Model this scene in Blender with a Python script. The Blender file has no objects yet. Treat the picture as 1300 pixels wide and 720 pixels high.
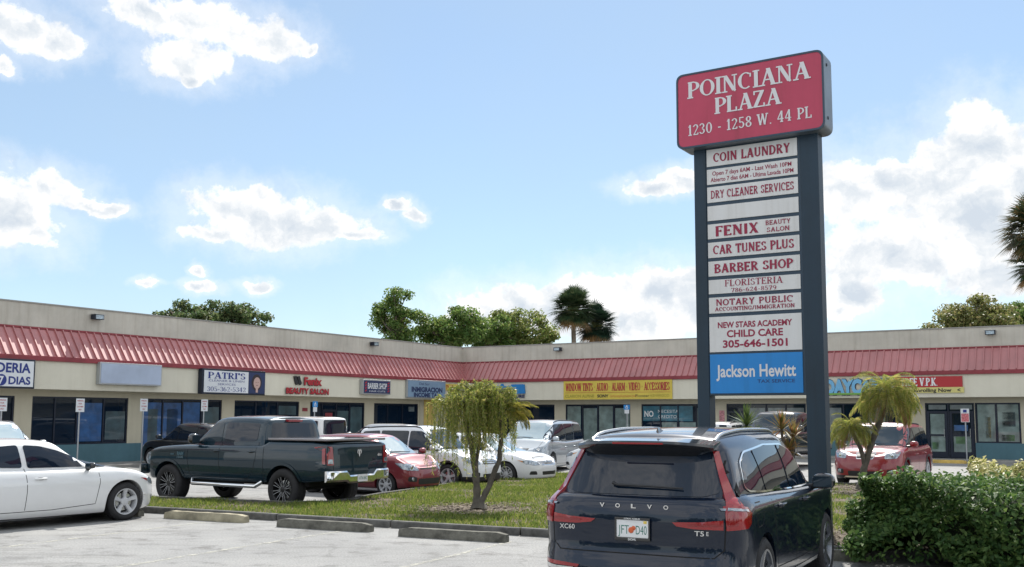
import bpy, bmesh, math, random
import numpy as np
from mathutils import Vector, Matrix
from mathutils.bvhtree import BVHTree
from mathutils.geometry import delaunay_2d_cdt
rnd = random.Random(7)
nrng = np.random.default_rng(11)
PI = math.pi
scene = bpy.context.scene
COL = scene.collection

# ------------------------------------------------------------------ helpers
def smooth(a, b, x):
    t = np.clip((x - a) / (b - a), 0, 1)
    return t * t * (3 - 2 * t)

def pchip(pts):
    """monotone cubic through points (x sorted ascending)"""
    xs = np.array([p[0] for p in pts], float); ys = np.array([p[1] for p in pts], float)
    h = np.diff(xs); d = np.diff(ys) / h
    m = np.zeros(len(xs))
    for i in range(1, len(xs) - 1):
        if d[i-1] * d[i] > 0:
            w1 = 2*h[i] + h[i-1]; w2 = h[i] + 2*h[i-1]
            m[i] = (w1 + w2) / (w1 / d[i-1] + w2 / d[i])
    m[0] = d[0]; m[-1] = d[-1]
    def f(x):
        x = min(max(x, xs[0]), xs[-1])
        i = int(min(max(np.searchsorted(xs, x) - 1, 0), len(h) - 1))
        t = (x - xs[i]) / h[i]
        return float((2*t**3-3*t**2+1)*ys[i] + (t**3-2*t**2+t)*h[i]*m[i] + (-2*t**3+3*t**2)*ys[i+1] + (t**3-t**2)*h[i]*m[i+1])
    return f

def tag(o, label=None, cat=None, group=None, kind=None):
    if label: o['label'] = label
    if cat: o['category'] = cat
    if group: o['group'] = group
    if kind: o['kind'] = kind
    return o

def empty(name, loc=(0, 0, 0), rz=0.0, parent=None):
    o = bpy.data.objects.new(name, None)
    COL.objects.link(o)
    o.location = loc; o.rotation_euler = (0, 0, rz)
    o.empty_display_size = 0.2
    if parent: o.parent = parent
    return o

class MB:
    def __init__(s): s.v = []; s.f = []; s.m = []
    def add(s, vs, fs, mat=0, M=None):
        b = len(s.v)
        if M is not None: vs = [M @ Vector(p) for p in vs]
        s.v += [tuple(p) for p in vs]
        s.f += [tuple(i + b for i in f) for f in fs]
        s.m += [mat] * len(fs)
        return s
    def box(s, x0, x1, y0, y1, z0, z1, mat=0, M=None):
        vs = [(x, y, z) for z in (z0, z1) for y in (y0, y1) for x in (x0, x1)]
        fs = [(0, 2, 3, 1), (4, 5, 7, 6), (0, 1, 5, 4), (2, 6, 7, 3), (0, 4, 6, 2), (1, 3, 7, 5)]
        return s.add(vs, fs, mat, M)
    def prism(s, poly, a0, a1, axis='y', mat=0, M=None):
        """poly in 2D extruded between a0 and a1; axis y: (x,z); axis x: (y,z); axis z: (x,y)"""
        n = len(poly)
        def mk(p, a):
            if axis == 'y': return (p[0], a, p[1])
            if axis == 'x': return (a, p[0], p[1])
            return (p[0], p[1], a)
        vs = [mk(p, a0) for p in poly] + [mk(p, a1) for p in poly]
        fs = [tuple(range(n))[::-1], tuple(range(n, 2*n))] + [(i, (i+1) % n, n + (i+1) % n, n + i) for i in range(n)]
        return s.add(vs, fs, mat, M)
    def tube(s, pts, r, n=8, mat=0, caps=True, M=None, flat=1.0):
        pts = [Vector(p) for p in pts]
        rs = r if isinstance(r, (list, tuple)) else [r] * len(pts)
        vs = []; fs = []
        prev = None
        for i, p in enumerate(pts):
            t = (pts[min(i+1, len(pts)-1)] - pts[max(i-1, 0)]).normalized()
            if prev is None:
                a = Vector((0, 0, 1)) if abs(t.z) < 0.9 else Vector((1, 0, 0))
                u = t.cross(a).normalized()
            else:
                u = (prev - t * prev.dot(t)).normalized()
            prev = u; w = t.cross(u)
            for k in range(n):
                a = 2*PI*k/n
                vs.append(p + (u*math.cos(a)*flat + w*math.sin(a)) * rs[i])
        for i in range(len(pts)-1):
            for k in range(n):
                fs.append((i*n+k, i*n+(k+1) % n, (i+1)*n+(k+1) % n, (i+1)*n+k))
        if caps:
            fs.append(tuple(range(n))[::-1]); fs.append(tuple(range((len(pts)-1)*n, len(pts)*n)))
        return s.add(vs, fs, mat, M)
    def lathe(s, prof, n=24, mat=0, M=None):
        """prof list of (r, z) around z"""
        vs = []; fs = []
        for (r, z) in prof:
            for k in range(n):
                a = 2*PI*k/n; vs.append((r*math.cos(a), r*math.sin(a), z))
        for i in range(len(prof)-1):
            for k in range(n):
                fs.append((i*n+k, i*n+(k+1) % n, (i+1)*n+(k+1) % n, (i+1)*n+k))
        return s.add(vs, fs, mat, M)
    def build(s, name, mats, parent=None, smooth=None, bevel=0, recalc=True, loc=None):
        me = bpy.data.meshes.new(name)
        me.from_pydata(s.v, [], s.f)
        if not isinstance(mats, (list, tuple)): mats = [mats]
        for m in mats: me.materials.append(m)
        if len(mats) > 1: me.polygons.foreach_set('material_index', s.m)
        if recalc:
            bm = bmesh.new(); bm.from_mesh(me)
            bmesh.ops.recalc_face_normals(bm, faces=bm.faces)
            bm.to_mesh(me); bm.free()
        o = bpy.data.objects.new(name, me); COL.objects.link(o)
        if parent: o.parent = parent
        if loc: o.location = loc
        if smooth is not None:
            me.polygons.foreach_set('use_smooth', [True]*len(me.polygons))
            me.set_sharp_from_angle(angle=math.radians(smooth))
        if bevel:
            md = o.modifiers.new('bevel', 'BEVEL'); md.width = bevel; md.segments = 2; md.limit_method = 'ANGLE'; md.angle_limit = math.radians(40)
        return o

def np_mesh(name, verts, faces, mat, parent=None, smoothed=False, loc=None):
    """fast mesh, faces array (n,k) all same size"""
    verts = np.asarray(verts, np.float32); faces = np.asarray(faces, np.int32)
    me = bpy.data.meshes.new(name)
    k = faces.shape[1]
    me.vertices.add(len(verts)); me.vertices.foreach_set('co', verts.ravel())
    me.loops.add(faces.size); me.loops.foreach_set('vertex_index', faces.ravel())
    me.polygons.add(len(faces))
    me.polygons.foreach_set('loop_start', np.arange(0, faces.size, k, dtype=np.int32))
    me.polygons.foreach_set('loop_total', np.full(len(faces), k, np.int32))
    if smoothed: me.polygons.foreach_set('use_smooth', np.ones(len(faces), bool))
    me.update(calc_edges=True); me.validate()
    me.materials.append(mat)
    o = bpy.data.objects.new(name, me); COL.objects.link(o)
    if parent: o.parent = parent
    if loc: o.location = loc
    return o

# ------------------------------------------------------------------ materials
def new_mat(name):
    m = bpy.data.materials.new(name); m.use_nodes = True
    nt = m.node_tree; bs = nt.nodes['Principled BSDF']
    return m, nt, bs
def N(nt, t, **kw):
    n = nt.nodes.new(t)
    for k, v in kw.items():
        if k.startswith('i_'):
            n.inputs[k[2:].replace('_', ' ')].default_value = v
        else: setattr(n, k, v)
    return n
def ramp(nt, stops, interp='LINEAR'):
    r = nt.nodes.new('ShaderNodeValToRGB'); r.color_ramp.interpolation = interp
    e = r.color_ramp.elements
    while len(e) < len(stops): e.new(0.5)
    for el, (p, c) in zip(e, stops):
        el.position = p; el.color = (c[0], c[1], c[2], 1) if isinstance(c, (tuple, list)) else (c, c, c, 1)
    return r
def mat(name, col, rough=0.6, metal=0.0, coat=0.0, spec=0.5, noise=None, bump=0.0, bscale=60, emit=None):
    """principled material; noise=(scale, amount) varies colour; bump adds fine relief"""
    m, nt, bs = new_mat(name)
    bs.inputs['Base Color'].default_value = (*col, 1)
    bs.inputs['Roughness'].default_value = rough
    bs.inputs['Metallic'].default_value = metal
    bs.inputs['Coat Weight'].default_value = coat
    bs.inputs['Coat Roughness'].default_value = 0.03
    bs.inputs['Specular IOR Level'].default_value = spec
    tc = N(nt, 'ShaderNodeTexCoord')
    if noise:
        nz = N(nt, 'ShaderNodeTexNoise', i_Scale=noise[0], i_Detail=6.0, i_Roughness=0.6)
        nt.links.new(tc.outputs['Object'], nz.inputs['Vector'])
        a = noise[1]
        r = ramp(nt, [(0.3, tuple(c*(1-a) for c in col)), (0.7, tuple(min(1, c*(1+a)) for c in col))])
        nt.links.new(nz.outputs['Fac'], r.inputs['Fac']); nt.links.new(r.outputs['Color'], bs.inputs['Base Color'])
    if bump:
        nb = N(nt, 'ShaderNodeTexNoise', i_Scale=bscale, i_Detail=4.0)
        nt.links.new(tc.outputs['Object'], nb.inputs['Vector'])
        b = N(nt, 'ShaderNodeBump', i_Strength=bump, i_Distance=0.02)
        nt.links.new(nb.outputs['Fac'], b.inputs['Height']); nt.links.new(b.outputs['Normal'], bs.inputs['Normal'])
    if emit:
        bs.inputs['Emission Color'].default_value = (*emit[0], 1); bs.inputs['Emission Strength'].default_value = emit[1]
    return m

def stucco(name, col, stain=0.12, streak=True):
    m, nt, bs = new_mat(name)
    bs.inputs['Roughness'].default_value = 0.88
    tc = N(nt, 'ShaderNodeTexCoord')
    n1 = N(nt, 'ShaderNodeTexNoise', i_Scale=0.6, i_Detail=8.0, i_Roughness=0.65); nt.links.new(tc.outputs['Object'], n1.inputs['Vector'])
    mp = N(nt, 'ShaderNodeMapping'); mp.inputs['Scale'].default_value = (5, 5, 0.35)
    nt.links.new(tc.outputs['Object'], mp.inputs['Vector'])
    n2 = N(nt, 'ShaderNodeTexNoise', i_Scale=1.0, i_Detail=6.0, i_Roughness=0.6); nt.links.new(mp.outputs['Vector'], n2.inputs['Vector'])
    r1 = ramp(nt, [(0.32, tuple(c*(1-stain*1.3) for c in col)), (0.68, tuple(min(.9, c*(1+stain*.5)) for c in col))])
    nt.links.new(n1.outputs['Fac'], r1.inputs['Fac'])
    r2 = ramp(nt, [(0.30, (0.66, 0.63, 0.58)), (0.46, (0.93, 0.92, 0.90)), (0.60, (1, 1, 1))])
    nt.links.new(n2.outputs['Fac'], r2.inputs['Fac'])
    mx = N(nt, 'ShaderNodeMix', data_type='RGBA', blend_type='MULTIPLY'); mx.inputs['Factor'].default_value = 0.55 if streak else 0.2
    nt.links.new(r1.outputs['Color'], mx.inputs['A']); nt.links.new(r2.outputs['Color'], mx.inputs['B'])
    nt.links.new(mx.outputs['Result'], bs.inputs['Base Color'])
    n3 = N(nt, 'ShaderNodeTexNoise', i_Scale=35.0, i_Detail=4.0); nt.links.new(tc.outputs['Object'], n3.inputs['Vector'])
    b = N(nt, 'ShaderNodeBump', i_Strength=0.35, i_Distance=0.01); nt.links.new(n3.outputs['Fac'], b.inputs['Height'])
    nt.links.new(b.outputs['Normal'], bs.inputs['Normal'])
    return m

def weathered(name, col, rough=.45, stain=.08, amt=.5):
    m = stucco(name, col, stain, True); b = m.node_tree.nodes['Principled BSDF']; b.inputs['Roughness'].default_value = rough
    for l in list(m.node_tree.links):
        if l.to_socket == b.inputs['Normal']: m.node_tree.links.remove(l)
    for n in m.node_tree.nodes:
        if n.type == 'MIX' and n.blend_type == 'MULTIPLY': n.inputs['Factor'].default_value = amt
    return m

def paint(name, col, metal=0.0, rough=0.35, dust=None):
    if dust is None: dust = .28 if min(col) > .3 else .08
    m, nt, bs = new_mat(name)
    bs.inputs['Base Color'].default_value = (*col, 1); bs.inputs['Metallic'].default_value = metal
    bs.inputs['Roughness'].default_value = rough; bs.inputs['Coat Weight'].default_value = 1.0; bs.inputs['Specular IOR Level'].default_value = .12 if max(col) < .06 else .5; bs.inputs['Coat Roughness'].default_value = 0.02
    tc = N(nt, 'ShaderNodeTexCoord')
    # road dust: lower body a little duller
    nz = N(nt, 'ShaderNodeTexNoise', i_Scale=2.5, i_Detail=7.0, i_Roughness=0.7); nt.links.new(tc.outputs['Object'], nz.inputs['Vector'])
    sx = N(nt, 'ShaderNodeSeparateXYZ'); nt.links.new(tc.outputs['Object'], sx.inputs['Vector'])
    mr = N(nt, 'ShaderNodeMapRange'); mr.inputs['From Min'].default_value = 0.25; mr.inputs['From Max'].default_value = 0.75
    mr.inputs['To Min'].default_value = dust; mr.inputs['To Max'].default_value = dust*.08
    nt.links.new(sx.outputs['Z'], mr.inputs['Value'])
    mu = N(nt, 'ShaderNodeMath', operation='MULTIPLY'); nt.links.new(mr.outputs['Result'], mu.inputs[0]); nt.links.new(nz.outputs['Fac'], mu.inputs[1])
    mx = N(nt, 'ShaderNodeMix', data_type='RGBA'); mx.inputs['A'].default_value = (*col, 1); mx.inputs['B'].default_value = (0.22, 0.20, 0.17, 1)
    nt.links.new(mu.outputs[0], mx.inputs['Factor']); nt.links.new(mx.outputs['Result'], bs.inputs['Base Color'])
    r = N(nt, 'ShaderNodeMapRange'); r.inputs['To Min'].default_value = 0.015; r.inputs['To Max'].default_value = 0.10
    nt.links.new(mu.outputs[0], r.inputs['Value']); nt.links.new(r.outputs['Result'], bs.inputs['Coat Roughness'])
    return m

def leaf_mat(name, c1, c2, trans=0.35, rough=0.45, c3=None):
    """leaf colour differs from leaf to leaf; light shines through"""
    m, nt, bs = new_mat(name)
    ge = N(nt, 'ShaderNodeNewGeometry')
    st = [(0.0, c1), (1.0, c2)] if c3 is None else [(0.0, c1), (0.55, c2), (1.0, c3)]
    r = ramp(nt, st); nt.links.new(ge.outputs['Random Per Island'], r.inputs['Fac'])
    nt.links.new(r.outputs['Color'], bs.inputs['Base Color']); bs.inputs['Roughness'].default_value = rough; bs.inputs['Specular IOR Level'].default_value = .3
    tr = N(nt, 'ShaderNodeBsdfTranslucent')
    hs = N(nt, 'ShaderNodeHueSaturation'); hs.inputs['Value'].default_value = 1.5; hs.inputs['Hue'].default_value = 0.485
    nt.links.new(r.outputs['Color'], hs.inputs['Color']); nt.links.new(hs.outputs['Color'], tr.inputs['Color'])
    ms = N(nt, 'ShaderNodeMixShader'); ms.inputs['Fac'].default_value = trans
    nt.links.new(bs.outputs[0], ms.inputs[1]); nt.links.new(tr.outputs[0], ms.inputs[2])
    nt.links.new(ms.outputs[0], nt.nodes['Material Output'].inputs['Surface'])
    return m

M = {}
M['glass'] = mat('dark_glass', (0.005, 0.012, 0.026), 0.02, spec=0.55)
M['shopglass'] = mat('shop_glass', (0.005, 0.013, 0.028), 0.02, spec=0.5)
M['paleglass'] = mat('pale_windscreen', (0.28, 0.37, 0.42), 0.04, spec=0.6, coat=1.0)
M['midglass'] = mat('windscreen', (0.02, 0.035, 0.05), 0.03, spec=0.5)
M['rubber'] = mat('tyre_rubber', (0.018, 0.018, 0.02), 0.8, noise=(9, .3), bump=.3, bscale=90)
M['blackplastic'] = mat('black_plastic', (0.018, 0.019, 0.022), 0.45)
M['under'] = mat('underbody', (0.012, 0.012, 0.013), 0.85)
M['alloy'] = mat('alloy_rim', (0.48, 0.49, 0.51), 0.5, 0.15, noise=(6, .1))
M['darkalloy'] = mat('dark_rim', (0.03, 0.03, 0.033), 0.3, 0.4)
M['chrome'] = mat('chrome', (0.78, 0.79, 0.80), 0.07, 1.0)
M['satin'] = mat('satin_metal', (0.55, 0.56, 0.57), 0.25, 0.9)
M['lamp_red'] = mat('lamp_red', (0.28, 0.008, 0.012), 0.12, coat=1.0)
M['lamp_darkred'] = mat('lamp_darkred', (0.22, 0.008, 0.012), 0.1, coat=1.0)
M['lamp_clear'] = mat('lamp_clear', (0.30, 0.34, 0.38), 0.10, 0.5, coat=1.0, noise=(18, .6))
M['lamp_amber'] = mat('lamp_amber', (0.65, 0.25, 0.05), 0.15, coat=1.0)
M['white'] = mat('white_plastic', (0.74, 0.75, 0.76), 0.5)
M['gap'] = mat('panel_gap', (0.006, 0.006, 0.007), 0.9)
M['seat'] = mat('grey_cloth', (0.10, 0.10, 0.11), 0.9)

def obj_text(s, font='sans', bold=0.0, squeeze=1.0):
    """outline of a word in the built-in face; returns 2D verts and faces, cap height about 1, origin at left baseline"""
    cu = bpy.data.curves.new('t', 'FONT'); cu.body = s; cu.size = 1.0; cu.offset = bold; cu.resolution_u = 3; cu.fill_mode = 'FRONT'
    o = bpy.data.objects.new('t', cu); COL.objects.link(o)
    dg = bpy.context.evaluated_depsgraph_get(); dg.update()
    me = o.evaluated_get(dg).to_mesh()
    vs = [(v.co.x / 0.73 * squeeze, v.co.y / 0.73, 0) for v in me.vertices]; fs = [tuple(p.vertices) for p in me.polygons]
    o.evaluated_get(dg).to_mesh_clear()
    bpy.data.objects.remove(o); bpy.data.curves.remove(cu)
    return vs, fs

# --- a hand-drawn serif alphabet: V thick stem, v thin stem, H bar, D/d slanted (thick/thin), A arc, s serif
GL = {
'A': (.78, "d .10 0 .39 1;D .39 1 .66 0;H .22 .56 .34;s .10 0 .22;s .67 0 .26"),
'B': (.66, "V .13 0 1;H .0 .34 .97;H .0 .34 .53;H .0 .36 .03;A .33 .755 .20 .235 -90 90;A .34 .27 .25 .255 -90 90"),
'C': (.70, "A .38 .5 .31 .49 52 308;v .63 .68 .9"),
'D': (.74, "V .13 0 1;H .0 .34 .97;H .0 .34 .03;A .33 .5 .31 .48 -90 90"),
'E': (.62, "V .13 0 1;H 0 .54 .97;H .1 .42 .51;H 0 .56 .03;v .53 .80 1;v .42 .40 .62;v .55 0 .20"),
'F': (.58, "V .13 0 1;H 0 .54 .97;H .1 .42 .51;v .53 .80 1;v .42 .40 .62;s .13 0 .26"),
'G': (.74, "A .38 .5 .31 .49 52 310;v .63 .70 .9;V .60 .06 .42;s .60 .43 .24"),
'H': (.78, "V .14 0 1;V .62 0 1;H .14 .62 .51;s .14 0 .27;s .14 .97 .27;s .62 0 .27;s .62 .97 .27"),
'I': (.32, "V .16 0 1;s .16 0 .29;s .16 .97 .29"),
'J': (.46, "V .30 .2 1;A .16 .2 .14 .19 180 360;s .30 .97 .27"),
'K': (.74, "V .13 0 1;d .18 .42 .60 .98;D .27 .54 .62 0;s .13 0 .27;s .13 .97 .27;s .58 .97 .22;s .62 0 .22"),
'L': (.58, "V .13 0 1;s .13 .97 .27;H 0 .54 .03;v .53 0 .26"),
'M': (.90, "v .13 0 1;V .76 0 1;D .13 1 .44 .12;d .44 .12 .74 1;s .13 0 .22;s .76 0 .27;s .10 .97 .16;s .78 .97 .2"),
'N': (.78, "v .12 0 1;v .64 0 1;D .14 1 .62 .05;s .12 0 .22;s .08 .97 .18;s .64 .97 .22"),
'O': (.76, "A .38 .5 .31 .49 0 360"),
'P': (.62, "V .13 0 1;H 0 .34 .97;H .1 .34 .46;A .33 .715 .22 .265 -90 90;s .13 0 .27"),
'Q': (.76, "A .38 .5 .31 .49 0 360;D .38 .2 .66 -.1"),
'R': (.70, "V .13 0 1;H 0 .34 .97;H .1 .34 .50;A .33 .735 .21 .245 -90 90;D .32 .50 .60 0;s .13 0 .27;s .63 0 .18"),
'S': (.58, "A .28 .745 .19 .235 40 250;A .29 .26 .21 .25 -140 90;v .46 .72 .93;v .08 .07 .28"),
'T': (.66, "V .33 0 1;H .03 .63 .97;v .04 .76 1;v .62 .76 1;s .33 0 .27"),
'U': (.76, "V .14 .3 1;v .60 .3 1;A .37 .3 .23 .29 180 360;s .14 .97 .27;s .60 .97 .22"),
'V': (.76, "D .12 1 .38 0;d .38 0 .64 1;s .12 .97 .26;s .64 .97 .22"),
'W': (1.06, "D .10 1 .32 0;d .32 0 .54 1;D .52 1 .74 0;d .74 0 .94 1;s .10 .97 .24;s .94 .97 .20"),
'X': (.74, "D .12 1 .60 0;d .12 0 .60 1;s .12 .97 .24;s .6 .97 .2;s .12 0 .2;s .6 0 .24"),
'Y': (.74, "V .37 0 .48;D .12 1 .38 .45;d .38 .45 .63 1;s .12 .97 .24;s .63 .97 .2;s .37 0 .27"),
'Z': (.64, "H .06 .58 .97;D .50 .97 .10 .03;H .05 .58 .03;v .06 .76 1;v .58 0 .24"),
'0': (.62, "A .31 .5 .23 .49 0 360"), '1': (.40, "V .21 0 1;d .05 .78 .2 .96;s .21 0 .32"),
'2': (.58, "A .28 .73 .20 .25 -25 170;d .10 .05 .46 .62;H .06 .52 .05;v .52 .02 .2"),
'3': (.56, "A .26 .75 .19 .23 -90 165;A .27 .26 .21 .25 -165 90"),
'4': (.62, "V .40 0 1;d .04 .30 .38 .98;H .02 .58 .29;s .40 0 .24"),
'5': (.58, "v .12 .52 1;H .10 .50 .95;A .27 .31 .22 .30 -155 125"),
'6': (.60, "A .30 .31 .22 .30 0 360;A .40 .5 .32 .49 95 190"),
'7': (.56, "H .05 .54 .96;D .50 .95 .22 0;v .06 .78 1"),
'8': (.60, "A .30 .745 .18 .235 0 360;A .30 .26 .22 .25 0 360"),
'9': (.60, "A .30 .69 .22 .30 0 360;A .20 .5 .32 .49 -85 10"),
'-': (.40, "H .06 .34 .40"), '.': (.24, "H .06 .18 .05"), '/': (.5, "D .08 -.05 .42 1.02"), "'": (.22, "V .1 .7 1"), '&': (.8, "A .34 .74 .16 .24 0 360;A .30 .26 .24 .25 60 350;D .24 .62 .70 .02"),
'·': (.36, "H .11 .25 .48"), ',': (.2, "V .1 -.1 .08"), ' ': (.34, ""),
}
def serif_text(s, thick=.15, thin=.055, serif=1.0, track=.07):
    vs = []; fs = []; x = 0.0; lay = 0
    def quad(a, b, c, d):
        nonlocal lay
        n = len(vs); z = (lay % 9) * 0.004; lay += 1
        vs.extend([(p[0], p[1], z) for p in (a, b, c, d)]); fs.append((n, n+1, n+2, n+3))
    for ch in s:
        if ch not in GL: x += .3; continue
        w, st = GL[ch]
        w = w + track
        for k in st.split(';'):
            q = k.split()
            if not q: continue
            p = [float(t) for t in q[1:]]
            c = q[0]
            if c in 'Vv':
                h = (thick if c == 'V' else thin*1.2)/2
                quad((x+p[0]-h, p[1]), (x+p[0]+h, p[1]), (x+p[0]+h, p[2]), (x+p[0]-h, p[2]))
            elif c == 'H':
                h = thin/2*1.1; y = min(max(p[2], h), 1-h) if ch not in '.' else p[2]
                if ch in '-.·': h = .055
                quad((x+p[0], y-h), (x+p[1], y-h), (x+p[1], y+h), (x+p[0], y+h))
            elif c == 's':
                h = thin/2*1.1; y = min(max(p[1], h), 1-h); r = p[2]*.5*max(.3, serif) + thick*.15
                quad((x+p[0]-r, y-h), (x+p[0]+r, y-h), (x+p[0]+r, y+h), (x+p[0]-r, y+h))
            elif c in 'Dd':
                h = (thick*1.05 if c == 'D' else thin*1.3)/2
                quad((x+p[0]-h, p[1]), (x+p[0]+h, p[1]), (x+p[2]+h, p[3]), (x+p[2]-h, p[3]))
            elif c == 'A':
                n = max(4, int(abs(p[5]-p[4])/18))
                z = (lay % 9) * 0.004; lay += 1
                b = len(vs)
                for i in range(n+1):
                    a = math.radians(p[4] + (p[5]-p[4])*i/n)
                    t = thin + (thick-thin)*abs(math.cos(a))
                    for sg in (-.5, .5):
                        rx = p[2] + sg*t*.95; ry = p[3] + (sg-.5)*thin
                        vs.append((x+p[0]+rx*math.cos(a), p[1]+ry*math.sin(a), z))
                fs.extend([(b+2*i, b+2*i+1, b+2*i+3, b+2*i+2) for i in range(n)])
        x += w
    return vs, fs

def put_text(mb, s, cx, cy, h, w=None, style='sans', M=None, mi=0, bold=0.0, z=0.0, maxsq=None, **kw):
    """centred at cx,cy in the local xy plane of M, letter height h, width fitted to w"""
    vs, fs = (serif_text(s, **kw) if style == 'serif' else obj_text(s, bold=bold))
    if not vs: return
    a = np.array(vs); x0, x1 = a[:, 0].min(), a[:, 0].max()
    if style == 'serif': y0, y1 = 0, 1
    else: y0, y1 = 0, 1
    sx = (w / (x1-x0)) if w else h
    if maxsq: sx = min(sx, h*maxsq)
    out = [((p[0]-(x0+x1)/2)*sx+cx, (p[1]-.5)*h+cy, z + p[2]*0.25) for p in vs]
    mb.add(out, fs, mi, M)
# ------------------------------------------------------------------ car bodies
def rpoly(pts, r, n=4):
    """round the corners of a 2D polygon"""
    out = []
    k = len(pts)
    for i in range(k):
        p0, p1, p2 = Vector(pts[i-1]), Vector(pts[i]), Vector(pts[(i+1) % k])
        a = (p0-p1); b = (p2-p1)
        rr = min(r, a.length*.45, b.length*.45)
        a = a.normalized()*rr + p1; b = b.normalized()*rr + p1
        for j in range(n+1):
            t = j/n
            q = a*(1-t)**2 + p1*2*t*(1-t) + b*t*t
            out.append((q.x, q.y))
    return out

def plan(q):
    if q[0] == 'se':
        a, p = q[1], q[2]
        return lambda d: (1-(1-min(max(d, 0)/a, 1))**p)**(1/p)
    return pchip(q)
def plan_ds(f):
    out = []
    for fr in np.linspace(0, .985, 12):
        lo, hi = 0.0, .6
        for _ in range(40):
            m = (lo+hi)/2
            if f(m) < fr: lo = m
            else: hi = m
        out.append(hi if fr > 0 else 0.0)
    return out + [out[-1]+.06, out[-1]+.14]

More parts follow.
